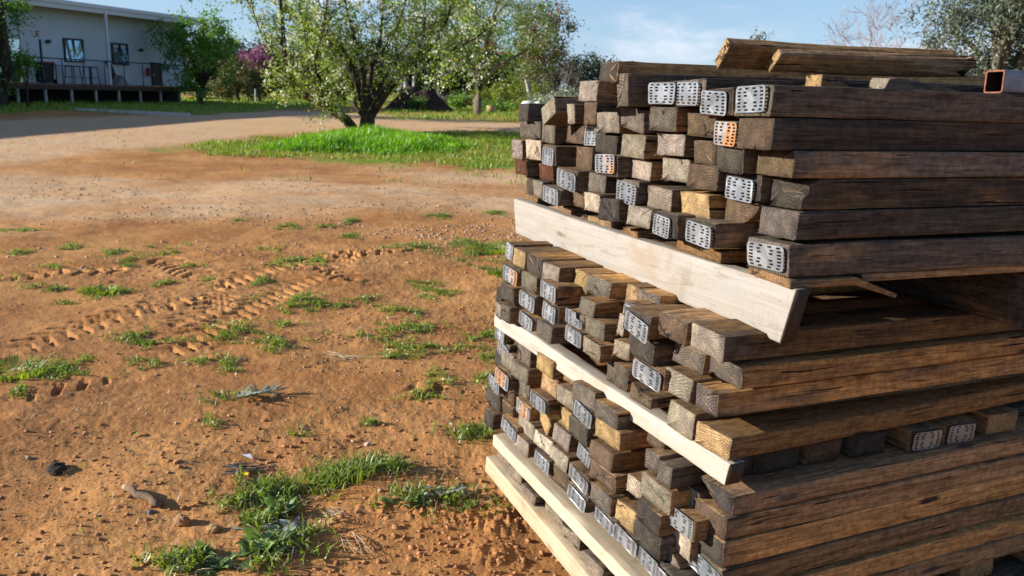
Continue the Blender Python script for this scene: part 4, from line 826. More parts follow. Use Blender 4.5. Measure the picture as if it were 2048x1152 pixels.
def make_timber(b, i):
    fr = FA if b['t'] == 'A' else FB
    w_, h_ = b['w'], b['h']
    if b['rot'] == 0: w_ = max(.03, w_ - .002)
    V, F = timber_mesh(w_, h_, b['L'] + b['p'], 100 + i, 0.0, 'round' if b['n'] == 'aw' else None, 16)
    if b['n'] == 'C56':                       # broken: only a pointed tongue left on its far half
        f = V[:, 1] / w_; m = (f > .35) & (V[:, 0] < .6)
        V[m, 2] = np.maximum(V[m, 2], h_ * np.clip((f[m] - .35) / .62, 0, 1) * .97)
    if b['n'] == 'sp6':
        m = V[:, 0] > .2; V[m, 1] = V[m, 1] * .25 - .03; V[m, 2] = V[m, 2] * .5 - .028
    if b['n'] == 'B26b':                      # rotted hollow top
        m = (V[:, 2] > h_ * .6) & (V[:, 1] < w_ * .7) & (V[:, 0] < .12); V[m, 2] -= h_ * .35
    if b['n'] == 'at':
        m = (V[:, 2] > h_ * .6) & (V[:, 1] < w_ * .45) & (V[:, 0] < .03); V[m, 0] += .014; V[m, 2] -= .01
    c, al = TONES[b['tone']]
    rr = np.random.default_rng(i + 5)
    M = fr.M(-b['p'], b['s'], b['z'])
    if b['rot']:
        M = M @ Matrix.Translation((0, w_ / 2, h_ / 2)) @ Matrix.Rotation(math.radians(b['rot']), 4, 'X') @ Matrix.Translation((0, -w_ / 2, -h_ / 2))
    else:
        M = M @ Matrix.Translation((0, w_ / 2, h_ / 2)) @ Matrix.Rotation(math.radians(rr.normal(0, .8)), 4, 'X') @ Matrix.Rotation(math.radians(rr.normal(0, .25)), 4, 'Z') @ Matrix.Translation((0, -w_ / 2, -h_ / 2))
    if b['n'] == 'B31': M = M @ Matrix.Rotation(math.radians(2.2), 4, 'Z')
    kf = rr.uniform(.78, 1.22)
    if b['n'] == 'A0': al += .36
    if b['s'] < .02: al += {'A': -.16, 'B': .0, 'C': .30}[b['t']]  # near upper faces greyed in colour to deepen their shade
    elif b['t'] != 'A': al += .10
    else: al -= .10  # rest of the upper tier greyed too, shade put into the colour
    pl = b.get('pl')
    o = np_mesh('stacked_timber', V, F, M_WOOD)
    o.matrix_world = M
    o.color = (c[0] * kf, c[1] * kf * rr.uniform(.96, 1.04), c[2] * kf * rr.uniform(.92, 1.08), min(.95, al + rr.normal(0, .10)))
    if b['n'].startswith('sp'):
        o.name = 'spacer_block'; tag(o, SPLAB[b['n']], 'spacer', 'spacer blocks on the pale bearer')
    else:
        tag(o, b['label'], 'timber', 'stacked timbers')
    if pl:
        kind, y, z, pw, ph, tilt = pl
        mk = kind if kind in ('R', 'R2') else 'S'
        me = plate_mesh(kind, mk).copy(); nv = len(me.vertices); co = np.empty(nv * 3, np.float32); me.vertices.foreach_get('co', co); co = co.reshape(-1, 3)
        q0, q1 = rr.uniform(0, 50, 2); co[:, 0] += .0045 * (fbm(co[:, 1] * 22 + q0, co[:, 2] * 30 + q1, 2, 3) - .5) - .03 * rr.uniform(-.6, 1) * np.abs(co[:, 1]) ** 1.6 * np.sign(co[:, 1]) * .6
        me.vertices.foreach_set('co', co.ravel()); p = bpy.data.objects.new('nail_plate', me); link(p, o)
        p.location = (-.0065, y, z); p.rotation_euler = (math.radians(tilt), math.radians(rr.normal(0, 1.5)), math.radians(rr.uniform(-3.5, .5)))
        p.scale = (1, pw / .115, ph / .056)
    return o

for i, b in enumerate(BEAMS): make_timber(b, i)

# pale bearers that carry the tiers ------------------------------------------------------------
def bearer(name, fr, p0, p1, h, depth, colr, label, cutl=0.0, cutr=0.0, wav=0.0, seed=0, topd=0.0):
    """p = (s, d-protrusion, z of underside); runs from near end p0 to far end p1; local Y is its length"""
    a = fr.O - fr.d * p0[1] + fr.s * p0[0] + fr.u * p0[2]; b_ = fr.O - fr.d * p1[1] + fr.s * p1[0] + fr.u * p1[2]
    ey = (b_ - a); L = ey.length; ey.normalize()
    ex = fr.d - ey * fr.d.dot(ey); ex.normalize(); ez = ex.cross(ey)
    rr = np.random.default_rng(seed)
    ny = 40; cs = np.array(cross_section(depth, h, .004)); n = len(cs)
    V = []
    for k in range(ny):
        t = k / (ny - 1); t = {0: 0.0, 1: .003, ny - 2: .997, ny - 1: 1.0}.get(k, t); y = t * L
        zc = cs[:, 1]
        dy = np.where(t < .5, cutl * (zc / h - .5), cutr * (zc / h - .5)) * (1 if k in (0, 1, ny - 2, ny - 1) else 0)
        wx = wav * (math.sin(5 * t + seed) * .5 + math.sin(13 * t + 2 * seed) * .3)
        V.append(np.stack([cs[:, 0] + wx * .4 + rr.normal(0, .0006, n), y + dy, zc * (1 + wav * 4 * math.sin(7 * t + seed)) + rr.normal(0, .0006, n)], 1))
    V = np.concatenate(V)
    i = np.arange(ny - 1)[:, None] * n + np.arange(n)[None]; j = np.arange(ny - 1)[:, None] * n + (np.arange(n)[None] + 1) % n
    Q = np.stack([i, j, j + n, i + n], -1).reshape(-1, 4)
    caps = [np.arange(n)[None, ::-1], (np.arange(n) + (ny - 1) * n)[None]]
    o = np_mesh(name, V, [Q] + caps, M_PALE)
    M = Matrix((ex, ey, ez)).transposed().to_4x4(); M.translation = a; o.matrix_world = M
    o.color = (*colr, 1)
    tag(o, label, 'bearer')
    return o
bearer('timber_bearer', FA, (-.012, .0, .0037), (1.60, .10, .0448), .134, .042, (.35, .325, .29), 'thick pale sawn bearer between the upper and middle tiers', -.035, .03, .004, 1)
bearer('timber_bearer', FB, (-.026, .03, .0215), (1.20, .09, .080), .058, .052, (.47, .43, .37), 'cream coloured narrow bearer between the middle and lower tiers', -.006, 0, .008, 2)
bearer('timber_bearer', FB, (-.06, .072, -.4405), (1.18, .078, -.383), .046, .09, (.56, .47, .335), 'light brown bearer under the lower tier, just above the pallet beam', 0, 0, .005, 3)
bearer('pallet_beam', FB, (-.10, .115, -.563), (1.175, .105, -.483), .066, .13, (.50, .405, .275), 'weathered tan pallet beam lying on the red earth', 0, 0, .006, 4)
stub = [(1.055, .115, .022, 'first'), (.935, .095, .026, 'second'), (.80, .11, .020, 'third'), (.655, .125, .024, 'fourth'), (.525, .105, .03, 'fifth'), (.37, .12, .026, 'sixth'), (.22, .12, .028, 'seventh'), (.06, .12, .028, 'eighth')]
for k, (s_, w_s, h_, o_) in enumerate(stub):
    V, F = timber_mesh(w_s, h_ + .012, .5, 900 + k, 0, None, 8)
    o = np_mesh('slat_stub', V, F, M_WOOD); zb = -.483 - (1.175 - s_) * .0627 + .0675
    o.matrix_world = FB.M(-.064 - .012 * ((k * 7) % 3), s_, zb) @ Matrix.Rotation(math.radians(((k * 5) % 3 - 1) * 2.0), 4, 'Z')
    o.color = (.25, .215, .165, .40)
    tag(o, f'broken grey slat stub on the pallet beam, {o_} from the far end', 'slat', 'pallet slat stubs')
# bearers deeper inside, their near ends in shade
gapb = [(.055, .066, 'k', None), (.125, .145, 'k', None), (.296, .118, 'b', None), (.455, .12, 'k', None), (.655, .124, 'b', 'S'), (.80, .125, 'b', 'S'), (.985, .135, 't', None)]
for k, (d_, wd, tn, pl) in enumerate(gapb):
    V, F = timber_mesh(wd, .062, 1.25, 940 + k, 0, None, 6)
    o = np_mesh('cross_timber', V, F, M_WOOD)
    z0 = -.004 + .010 * d_ - (.004 if pl else 0)
    M = FB.M(d_ + wd, (.045 - .006 * k) if k < 4 else .004, z0) @ Matrix.Rotation(math.radians(90), 4, 'Z'); o.matrix_world = M
    c, al = TONES[tn]; o.color = (*c, al)
    nm = ['nearest the cream bearer', 'second from the cream bearer', 'third from the cream bearer', 'just before the plated pair', 'first of the plated pair', 'second of the plated pair', 'tan, past the plated pair'][k]
    tag(o, f'cross timber in the shaded gap above the lower tier, {nm}', 'cross timber', 'cross timbers in the shaded gap')
    if pl:
        p = bpy.data.objects.new('nail_plate', plate_mesh('S', 'S')); link(p, o); p.location = (-.005, wd / 2, .030); p.scale = (1, 1.0, .95); p.rotation_euler = (math.radians(2), 0, 0)
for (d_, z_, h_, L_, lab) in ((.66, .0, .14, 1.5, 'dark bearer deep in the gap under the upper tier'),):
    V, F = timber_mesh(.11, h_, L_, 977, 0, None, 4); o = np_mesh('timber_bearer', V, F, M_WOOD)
    o.matrix_world = FA.M(d_ + .16, -.02, z_) @ Matrix.Rotation(math.radians(90), 4, 'Z'); o.color = (.05, .04, .03, .3); tag(o, lab, 'bearer')  # near-black colour stands in for the deep shade of the gap
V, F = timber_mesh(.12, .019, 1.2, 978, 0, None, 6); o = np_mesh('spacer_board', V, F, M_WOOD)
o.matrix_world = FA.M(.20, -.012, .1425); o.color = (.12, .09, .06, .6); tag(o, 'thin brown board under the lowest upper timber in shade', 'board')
# dark blocks of the pallet under the near side, low at the frame's corner
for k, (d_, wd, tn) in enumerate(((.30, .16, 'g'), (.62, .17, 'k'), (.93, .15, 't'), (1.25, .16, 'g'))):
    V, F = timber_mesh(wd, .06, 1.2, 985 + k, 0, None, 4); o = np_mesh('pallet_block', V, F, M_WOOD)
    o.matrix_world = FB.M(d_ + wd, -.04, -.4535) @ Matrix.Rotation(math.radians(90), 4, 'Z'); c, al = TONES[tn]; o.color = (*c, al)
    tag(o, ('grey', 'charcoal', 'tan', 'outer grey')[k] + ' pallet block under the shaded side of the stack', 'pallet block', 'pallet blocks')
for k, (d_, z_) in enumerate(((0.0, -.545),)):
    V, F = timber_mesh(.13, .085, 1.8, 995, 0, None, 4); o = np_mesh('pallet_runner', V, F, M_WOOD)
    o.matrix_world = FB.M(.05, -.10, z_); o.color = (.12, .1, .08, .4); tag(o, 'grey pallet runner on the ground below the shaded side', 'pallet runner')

# loose boards, offcuts and the steel tube on top ------------------------------------------------
def loose(name, fr, d_, s_, z_, L, w_, h_, rotx, tone, label, cat, seed, rz=0.0, ry=0.0, warm=None, edit=None):
    V, F = timber_mesh(w_, h_, L, seed, 0, None, 20, .003)
    if edit: V = edit(V)
    o = np_mesh(name, V, F, M_WOOD)
    o.matrix_world = fr.M(d_, s_, z_) @ Matrix.Rotation(math.radians(rz), 4, 'Z') @ Matrix.Rotation(math.radians(ry), 4, 'Y') @ Matrix.Rotation(math.radians(rotx), 4, 'X')
    c, al = TONES[tone]; o.color = (*c, al if warm is None else warm); tag(o, label, cat); return o
def torn(V):
    m = V[:, 0] > V[:, 0].max() - .02
    V[m, 0] -= np.abs(np.sin(V[m, 1] * 90)) * .08 + .03 * (V[m, 1] > .07); return V
loose('loose_board', FA, -.005, .355, .650, .69, .078, .026, 137, 't', 'long tilted brown board lying loose, highest on the stack', 'board', 501, -1.5, .2, .9)
loose('loose_board', FA, .10, .28, .638, .645, .058, .022, 137, 't', 'shorter orange board with a torn end leaning against the highest board', 'board', 502, -1.0, -.6, .95, torn)
def chunk(V):
    V[:, 2] *= np.clip(1.15 - V[:, 0] / .11, .12, 1); return V
loose('wood_offcut', FA, .175, .16, .5795, .095, .055, .036, 0, 't', 'bright orange broken offcut on the top row', 'offcut', 503, 8, 0, .9, chunk)
def wedge(V):
    V[:, 2] *= np.clip(1.1 - V[:, 0] / .28, .1, 1) * np.clip(V[:, 0] / .02 + .25, 0, 1); return V
loose('wood_offcut', FA, .325, .12, .5805, .25, .06, .033, 0, 'l', 'weathered grey wedge offcut on the top row beside the steel tube', 'offcut', 504, 3, 0, .30, wedge)
def sqtube():
    W_, t_, L = .054, .004, 1.3
    o = empty('steel_tube', M=FA.M(.563, .0, .579) @ Matrix.Rotation(math.radians(-1), 4, 'Z'))
    tag(o, 'square grey steel tube with a rusty open end on the stack', 'steel tube')
    V = []; F = []
    for x in (0, L):
        for a in (0, t_): 
            r = .006 if a == 0 else .003
            for y, z in cross_section(W_ - 2 * a, W_ - 2 * a, r): V.append((x, y + a, z + a))
    n = len(V) // 4; FB_ = [tuple(range(3 * n, 4 * n))]
    for k in range(n):
        k2 = (k + 1) % n
        F += [(k, 2 * n + k, 2 * n + k2, k2)]; FB_.append((n + k, n + k2, 3 * n + k2, 3 * n + k))
        F += [(2 * n + k, 3 * n + k, 3 * n + k2, 2 * n + k2)]
    np_mesh('tube_body', np.array(V), [np.array(F)], plain('grey_primed_steel', (.20, .22, .25), .45, .35, .25, 14), o)
    me_b = bpy.data.meshes.new('tube_bore'); me_b.from_pydata(V, [], FB_); me_b.materials.append(plain('dark_brown_bore', (.035, .014, .010), .9)); link(bpy.data.objects.new('tube_bore', me_b), o)  # bore coloured far darker and browner than the outer steel
    V2 = []; F2 = []
    for a in (0, t_):
        for y, z in cross_section(W_ - 2 * a, W_ - 2 * a, .006 if a == 0 else .003): V2.append((-.0012, y + a, z + a))
    for a in (0, t_):
        for y, z in cross_section(W_ - 2 * a, W_ - 2 * a, .006 if a == 0 else .003): V2.append((.0008, y + a, z + a))
    for k in range(n):
        k2 = (k + 1) % n
        F2 += [(k, k2, n + k2, n + k), (k, 2 * n + k, 2 * n + k2, k2), (n + k, n + k2, 3 * n + k2, 3 * n + k)]
    np_mesh('cut_rim', np.array(V2), [np.array(F2)], plain('rusty_cut_steel', (.24, .09, .05), .8, .1, .3, 60), o)
sqtube()

# ------------------------------------------------------------------ placing far things: a sight line at a chosen distance
def at(px, py, Y):
    r = fw * 1674 + rt * (px - 1024) + dn * (py - 576)
    return CAM + Vector(r) * (Y / r.y)
def on_ground(px, Y):
    """ground point under the sight line through picture column px near the horizon, at distance Y"""
    p = at(px, 200, Y); return Vector((p.x, Y, gz(p.x, Y)))

# ------------------------------------------------------------------ leaves, crowns
def leaf_quads(C, size, aspect=.55, flat=0.0, r=None, fold=True):
    r = r or rng
    n = len(C); C = np.asarray(C)
    nrm = r.normal(size=(n, 3)); nrm[:, 2] = nrm[:, 2] * (1 - flat) + flat * 1.5; nrm /= np.linalg.norm(nrm, axis=1)[:, None]
    a = np.cross(nrm, r.normal(size=(n, 3))); a /= np.linalg.norm(a, axis=1)[:, None]
    b = np.cross(nrm, a)
    s = size * r.uniform(.65, 1.3, n)[:, None]
    V = np.stack([C - a * s * .5, C + b * s * aspect * .5 + nrm * s * .08, C + a * s * .5, C - b * s * aspect * .5 + nrm * s * .08], 1).reshape(-1, 3)
    F = np.arange(n * 4).reshape(-1, 4)
    return V, F
def leaves(name, C, size, mat, parent=None, aspect=.6, flat=0.0, seed=0):
    r = np.random.default_rng(seed); V, F = leaf_quads(C, size, aspect, flat, r)
    n = len(C); clump = fbm(np.asarray(C)[:, 0] * 1.7 + 50, np.asarray(C)[:, 2] * 1.7 + np.asarray(C)[:, 1], 2, seed)
    v = np.clip(.55 * r.random(n) + .9 * (clump - .3), 0, 1)
    return np_mesh(name, V, F, mat, parent, False, {'v': ('FACE', v)})

def curve_pts(a, b, sag, n, r, wob):
    a, b = Vector(a), Vector(b); out = []
    L = (b - a).length; o1 = Vector(r.normal(0, wob * L, 3)); o2 = Vector(r.normal(0, wob * L, 3))
    for i in range(n + 1):
        t = i / n
        out.append(a.lerp(b, t) + Vector((0, 0, sag * L * math.sin(math.pi * t))) + o1 * math.sin(math.pi * t) * .6 + o2 * math.sin(2 * math.pi * t) * .3)
    return out

def tree(name, label, cat, base, H, cc, cr, nl, ncl, nleaf, lsize, lmat, bmat, tr=.12, sig=.28, seed=1, group=None, fork=.3, shell=.45, extra=None, aspect=.6, lowcut=None):
    r = np.random.default_rng(seed)
    base = Vector(base); root = empty(name, base); tag(root, label, cat, group)
    mb = MB(); cc = Vector(cc); forkp = Vector((0, 0, H * fork)) + Vector((r.normal(0, .03 * H), r.normal(0, .03 * H), 0))
    mb.tube([(0, 0, -.15), (0, 0, H * fork * .5), forkp], [tr * 1.12, tr, tr * .95], 8, False)
    limbs = []
    for k in range(nl):
        th = 2 * math.pi * (k + r.uniform(-.3, .3)) / nl; ph = r.uniform(.15, .95)
        e = cc + Vector((math.cos(th) * cr[0] * (1 - ph * .6) * .8, math.sin(th) * cr[1] * (1 - ph * .6) * .8, cr[2] * (ph * 1.5 - .65)))
        P = curve_pts(forkp, e, .08, 6, r, .05)
        rad = [tr * .72 * (1 - .85 * i / 6) + .006 for i in range(7)]; mb.tube(P, rad, 6, False); limbs += P[2:]
    K = []
    while len(K) < ncl:
        d = r.normal(size=3); d /= np.linalg.norm(d); q = r.random() ** shell
        p = np.array([d[0] * cr[0], d[1] * cr[1], d[2] * cr[2]]) * q * (1 + .28 * (vnoise(np.array([d[0] * 2.3 + seed]), np.array([d[2] * 2.3 + d[1]]), seed)[0] - .5)) + np.array(cc)
        if lowcut is not None and p[2] < lowcut: continue
        K.append(p)
    K = np.array(K); LP = np.array([list(p) for p in limbs])
    for p in K[::2]:
        i = np.argmin(((LP - p) ** 2).sum(1)); mb.tube(curve_pts(LP[i], p, .05, 3, r, .08), [.022 * tr / .12, .014 * tr / .12, .009, .004], 4, False)
    mb.build('trunk', bmat, root, True)
    idx = r.integers(0, ncl, nleaf); C = K[idx] + r.normal(0, sig, (nleaf, 3)) * r.uniform(.35, 1.25, ncl)[idx][:, None] * np.array([1, 1, .85])
    leaves('crown', C, lsize, lmat, root, aspect, 0, seed)
    if extra:
        nm, n2, sz, m2, pick = extra
        K2 = K[[i for i in range(ncl) if pick(K[i], r)]] if pick else K
        C2 = K2[r.integers(0, len(K2), n2)] + r.normal(0, sig * .8, (n2, 3)); leaves(nm, C2, sz, m2, root, .9, 0, seed + 3)
    return root

BARK_D = bark_mat('dark_bark', (.028, .022, .018), (.085, .066, .05)); BARK_G = bark_mat('grey_bark', (.09, .075, .055), (.22, .18, .12)); BARK_P = bark_mat('pale_bark', (.30, .28, .24), (.55, .52, .46))
LF_PEAR = leaf_mat('pear_leaf', (.08, .16, .012), (.40, .50, .04), .46); BLOSSOM = leaf_mat('white_blossom', (.62, .60, .46), (.86, .85, .78), .3)
LF_MID = leaf_mat('fresh_leaf', (.035, .12, .014), (.26, .44, .035), .45); LF_DARK = leaf_mat('dark_leaf', (.014, .030, .010), (.055, .085, .028), .25)
LF_OLIVE = leaf_mat('olive_leaf', (.06, .085, .05), (.165, .20, .135), .2); LF_KHAKI = leaf_mat('khaki_leaf', (.10, .10, .030), (.25, .225, .07), .3)
LF_RED = leaf_mat('red_leaf', (.13, .045, .025), (.26, .10, .05), .35); LF_PURPLE = leaf_mat('purple_bloom', (.21, .06, .19), (.42, .14, .36), .3)
LF_LIME = leaf_mat('lime_leaf', (.12, .18, .015), (.36, .40, .04), .4); LF_GREY = leaf_mat('dull_twig', (.10, .085, .075), (.22, .19, .165), .1)
LF_SILV = leaf_mat('silver_leaf', (.20, .24, .17), (.42, .46, .36), .2)

# ---- the flowering pear on the grass island -----------------------------------------------------
def pear_tree():
    r = np.random.default_rng(42); Y0 = 23.8
    b0 = at(722, 263, Y0); b0.z = gz(b0.x, Y0) - .02
    root = empty('pear_tree', b0)
    tag(root, 'wide many-stemmed pear tree in white blossom on the bright grass island', 'tree')
    limbs = [([(712, 266), (690, 238), (650, 212), (610, 190), (580, 160), (570, 120), (566, 60), (560, -20), (556, -90)], .225, -.8),
             ([(616, 195), (615, 140), (612, 80), (600, 20), (596, -60)], .075, .2), ([(590, 172), (560, 150), (548, 110), (520, 60), (500, 10), (470, -20)], .055, -.6),
             ([(733, 266), (735, 215), (720, 170), (700, 135), (670, 100), (640, 70), (600, 40), (560, 10)], .32, 1.0),
             ([(735, 226), (725, 150), (715, 100), (705, 60), (690, 0), (680, -90)], .12, -.4),
             ([(735, 220), (745, 130), (760, 80), (765, 20), (770, -100)], .12, .6), ([(745, 130), (775, 90), (800, 40), (815, -20), (820, -90)], .08, 1.8),
             ([(740, 236), (770, 190), (800, 152), (830, 132), (850, 110), (880, 70), (900, 20), (910, -50)], .16, -.2),
             ([(800, 152), (840, 136), (870, 120), (905, 100), (945, 80), (985, 50)], .085, -.8), ([(830, 132), (845, 80), (850, 20), (850, -70)], .075, .9),
             ([(731, 236), (712, 215), (708, 190), (690, 150), (650, 130), (620, 110)], .10, 1.8), ([(740, 228), (760, 200), (775, 165), (790, 120), (800, 60), (840, 0)], .09, 2.2),
             ([(690, 238), (672, 222), (655, 215), (640, 175), (630, 120), (650, 50), (655, -40)], .085, -2.0), ([(735, 230), (770, 175), (820, 150), (880, 150), (930, 135)], .07, -2.2),
             ([(720, 200), (700, 120), (660, 60), (630, -20)], .06, -1.8), ([(745, 200), (800, 110), (850, 60), (930, 10), (960, -40)], .07, 1.6)]
    mb = MB(); anchors = []
    for pts, rad, dep in limbs:
        n = len(pts); P = []
        for i, (x, y) in enumerate(pts):
            t = i / (n - 1); P.append(at(x, y, Y0 + dep * 1.5 * t ** 1.2) - b0)
        # smooth resample
        Q = []
        for i in range(n - 1):
            p0, p1, p2, p3 = P[max(i - 1, 0)], P[i], P[i + 1], P[min(i + 2, n - 1)]
            for k in range(4):
                t = k / 4
                Q.append(.5 * ((2 * p1) + (p2 - p0) * t + (2 * p0 - 5 * p1 + 4 * p2 - p3) * t * t + (3 * p1 - p0 - 3 * p2 + p3) * t ** 3))
        Q.append(P[-1]); m = len(Q); rad *= .70
        R_ = [rad * (1 - .88 * (i / (m - 1)) ** .8) + .008 for i in range(m)]
        mb.tube(Q, R_, 8, False)
        for i in range(int(m * .30), m):
            f = i / m
            sparse = Q[i].x < -2.3 and Q[i].z > 1.6
            for _ in range(4 if f > .55 else 3):
                if r.random() < (.52 if sparse else .84):
                    d = Vector((r.normal(), r.normal(), r.normal() * .55 + .5)); d.normalize(); L = r.uniform(.35, 1.15) * (1.15 - .3 * f)
                    tip = Q[i] + d * L; C = curve_pts(Q[i], tip, .06, 4, r, .09)
                    mb.tube(C, [.018, .013, .009, .006, .003], 4, False); anchors += C[1:]
                    if r.random() < .7:
                        tip2 = C[2] + Vector(r.normal(0, .32, 3)); mb.tube([C[2], C[2].lerp(tip2, .5), tip2], [.008, .006, .003], 3, False); anchors += [C[2].lerp(tip2, .5), tip2, tip2]
    anchors = [p for p in anchors if not (p.x < -2.25 and p.z < 2.35 and r.random() > .10)]
    # low weeping shoots by the trunk and on the far side
    for x0, y0, x1, y1, n in ((655, 215, 648, 252, 9), (600, 190, 556, 188, 12), (575, 165, 535, 160, 8), (690, 235, 668, 222, 14), (640, 195, 690, 205, 20), (600, 150, 560, 170, 18)):
        a = at(x0, y0, Y0 - .6) - b0; b = at(x1, y1, Y0 - .9) - b0
        for _ in range(n // 4):
            C = curve_pts(a, b + Vector(r.normal(0, .2, 3)), .08, 5, r, .08); mb.tube(C, [.014, .01, .008, .006, .004, .003], 4, False); anchors += C[1:] * 2
    mb.build('trunk', BARK_D, root, True)
    A = np.array([list(p) for p in anchors]); n = len(A)
    nleaf, nb = 20000, 11000
    C = A[r.integers(0, n, nleaf)] + r.normal(0, .095, (nleaf, 3)); leaves('crown', C, .074, LF_PEAR, root, .68, 0, 2)
    bl = A[r.random(n) < .20]; bl = bl[r.integers(0, len(bl), nb)] + r.normal(0, .055, (nb, 3)); leaves('blossom', bl, .056, BLOSSOM, root, .95, 0, 4)
pear_tree()

# ---- other trees ---------------------------------------------------------------------------------
g = on_ground(955, 37); tree('pear_tree', 'second flowering pear with lichened forked trunk on the far grass', 'tree', g, 6.6, (-.1, 0, 3.7), (3.3, 2.6, 2.5), 7, 150, 9500, .11, LF_PEAR, BARK_G, .17, .26, 21, None, .2, .5, ('blossom', 5200, .08, BLOSSOM, None), lowcut=1.5)
g = on_ground(1060, 47); tree('red_leaved_tree', 'tree with reddish brown new leaves beyond the second pear', 'tree', g, 6.2, (.2, 0, 3.7), (2.1, 2.0, 2.6), 6, 110, 5200, .13, LF_MID, BARK_P, .14, .3, 22, None, .3, .5, ('red_leaves', 4200, .12, LF_RED, lambda p, r: p[0] > -.6), lowcut=1.3)
g = on_ground(402, 39.5); tree('young_tree', 'young bright green tree in front of the end of the white building', 'tree', g, 4.9, (-.05, 0, 2.55), (2.0, 1.6, 2.15), 6, 110, 9500, .12, LF_MID, BARK_D, .10, .24, 23, None, .16, .5, None, lowcut=.45)
g = on_ground(6, 29.4); tree('leafy_tree', 'dark leafy tree hiding the near end of the white building', 'tree', g, 6.5, (-.5, 0, 2.9), (1.35, 1.8, 3.6), 6, 130, 11000, .10, LF_MID, BARK_D, .17, .24, 24, None, .2, .5, None, lowcut=.6)
g = on_ground(55, 29.6); tree('leafy_shoot', 'low leafy side shoot beside the dark tree at the deck', 'shrub', g, 2.2, (-.05, 0, 1.5), (.42, .4, .42), 4, 18, 800, .10, LF_MID, BARK_D, .04, .16, 25, None, .3, .5)
p = at(2015, 60, 15.5); g = Vector((p.x, 15.5, gz(p.x, 15.5))); tree('olive_tree', 'grey green olive tree standing behind the steel tube', 'tree', g, 5.2, (.25, 0, 3.0), (1.55, 1.4, 2.2), 7, 300, 56000, .078, LF_OLIVE, BARK_G, .13, .22, 26, None, .25, .42, None, .38)
p = at(1515, 100, 34); g = Vector((p.x, 34, gz(p.x, 34))); tree('small_tree', 'tip of a distant grey green tree above the loose boards', 'tree', g, 4.4, (0, 0, 2.75), (.45, .45, .85), 5, 40, 1300, .09, LF_OLIVE, BARK_G, .08, .18, 27, None, .3, .5)
# dark garden trees and shrubs behind the drive
far_trees = [(548, 64, 3.9, 2.2, LF_DARK, 'dark evergreen filling the gap beyond the purple bloom', 71), (655, 66, 4.4, 2.4, LF_DARK, 'dark garden tree straight behind the pear stems', 72), (925, 66, 4.6, 2.4, LF_DARK, 'dark tree over the roof edge of the brick house', 73), (462, 60, 3.9, 2.0, LF_DARK, 'dark evergreen tree behind the young green tree', 31), (600, 60, 4.1, 2.6, LF_DARK, 'dark low evergreen beyond the drive, behind the pear limb', 32), (405, 60, 4.2, 2.2, LF_DARK, 'dark tree past the end of the white building', 33), (690, 62, 4.3, 2.8, LF_DARK, 'dark round evergreen behind the pear trunk', 34),
             (760, 63, 4.3, 2.6, LF_DARK, 'dark shrub tree behind the mulch heap', 35), (845, 63, 4.0, 2.4, LF_DARK, 'dark tree shading the garden beside the brick house', 36), (1010, 66, 4.2, 2.4, LF_DARK, 'dark garden tree to the side of the brick house', 37), (1105, 62, 4.0, 2.6, LF_DARK, 'dark hedge tree behind the silver shrubs', 38), (1200, 64, 3.6, 2.6, LF_DARK, 'dark bushy tree behind the upper tier of timber', 39)]
for px, Y, H, R_, m, lab, sd in far_trees:
    g = on_ground(px, Y); tree('garden_tree', lab, 'tree', g, H, (0, 0, H * .52), (R_, R_, H * .52), 5, 80, 6800, .19, m, BARK_D, .16, .34, sd, 'dark garden trees beyond the drive', .2, .4)
g = on_ground(478, 48.5); tree('khaki_bush', 'tall khaki green bush at the edge of the drive', 'bush', g, 2.4, (0, 0, 1.2), (1.25, 1.1, 1.3), 5, 60, 5200, .12, LF_KHAKI, BARK_G, .08, .2, 41, None, .1, .42)
g = on_ground(520, 49.5); tree('khaki_bush', 'rounder khaki bush with a clipped base beside the tall one', 'bush', g, 1.9, (0, 0, 1.0), (.85, .85, .85), 5, 40, 3000, .12, LF_KHAKI, BARK_G, .08, .18, 42, None, .2, .42)
g = on_ground(445, 47.5); tree('khaki_bush', 'smallest khaki bush, low on the grass by the drive', 'bush', g, 1.2, (0, 0, .6), (.65, .6, .6), 4, 24, 1500, .11, LF_KHAKI, BARK_G, .04, .15, 43, None, .1, .42)
g = on_ground(518, 54); tree('judas_tree', 'small tree with a dome of purple bloom behind the khaki bushes', 'tree', g, 3.2, (0, 0, 2.45), (1.15, 1.0, .85), 5, 60, 6000, .11, LF_PURPLE, BARK_D, .07, .17, 44, None, .4, .4)
g = on_ground(1128, 52); tree('twiggy_bush', 'round grey brown twiggy bush past the red leaved tree', 'bush', g, 4.2, (0, 0, 2.0), (1.6, 1.4, 2.1), 6, 60, 4200, .11, LF_GREY, BARK_G, .08, .26, 45, None, .15, .4, None, .18)
for px, Y, w_, h_, m, lab, sd in ((1100, 33, .8, 1.0, LF_SILV, 'silver leaved shrub just above the rotated timber', 51), (1140, 34, .9, 1.15, LF_SILV, 'taller silver shrub against the pale grey timber end', 52), (1005, 47, .7, 1.5, LF_LIME, 'lime yellow shrub in the garden bed beside the pear trunk', 53), (1035, 48, .8, 1.8, LF_LIME, 'lime green bush near the white barked tree', 54), (962, 50, .7, 1.3, LF_LIME, 'small lime shrub behind the lichened trunk', 55),
                              (1060, 46, .7, 1.0, LF_LIME, 'low lime shrub beside the white water tanks', 56), (838, 42, .55, .5, LF_MID, 'low dark green clump of leaves before the mulch heap', 57), (915, 46, .8, .7, LF_MID, 'low green garden plant at the foot of the mulch heap', 58), (1000, 44, .9, .5, LF_MID, 'low leafy border plant beyond the far grass', 59), (1075, 50, .8, 1.7, LF_LIME, 'tall lime bush behind the tanks', 60)):
    g = on_ground(px, Y); tree('garden_shrub', lab, 'shrub', g, h_, (0, 0, h_ * .55), (w_, w_ * .9, h_ * .55), 4, 34, 1900, .095, m, BARK_G, .03, .14, sd, 'garden shrubs beyond the far grass', .12, .45)

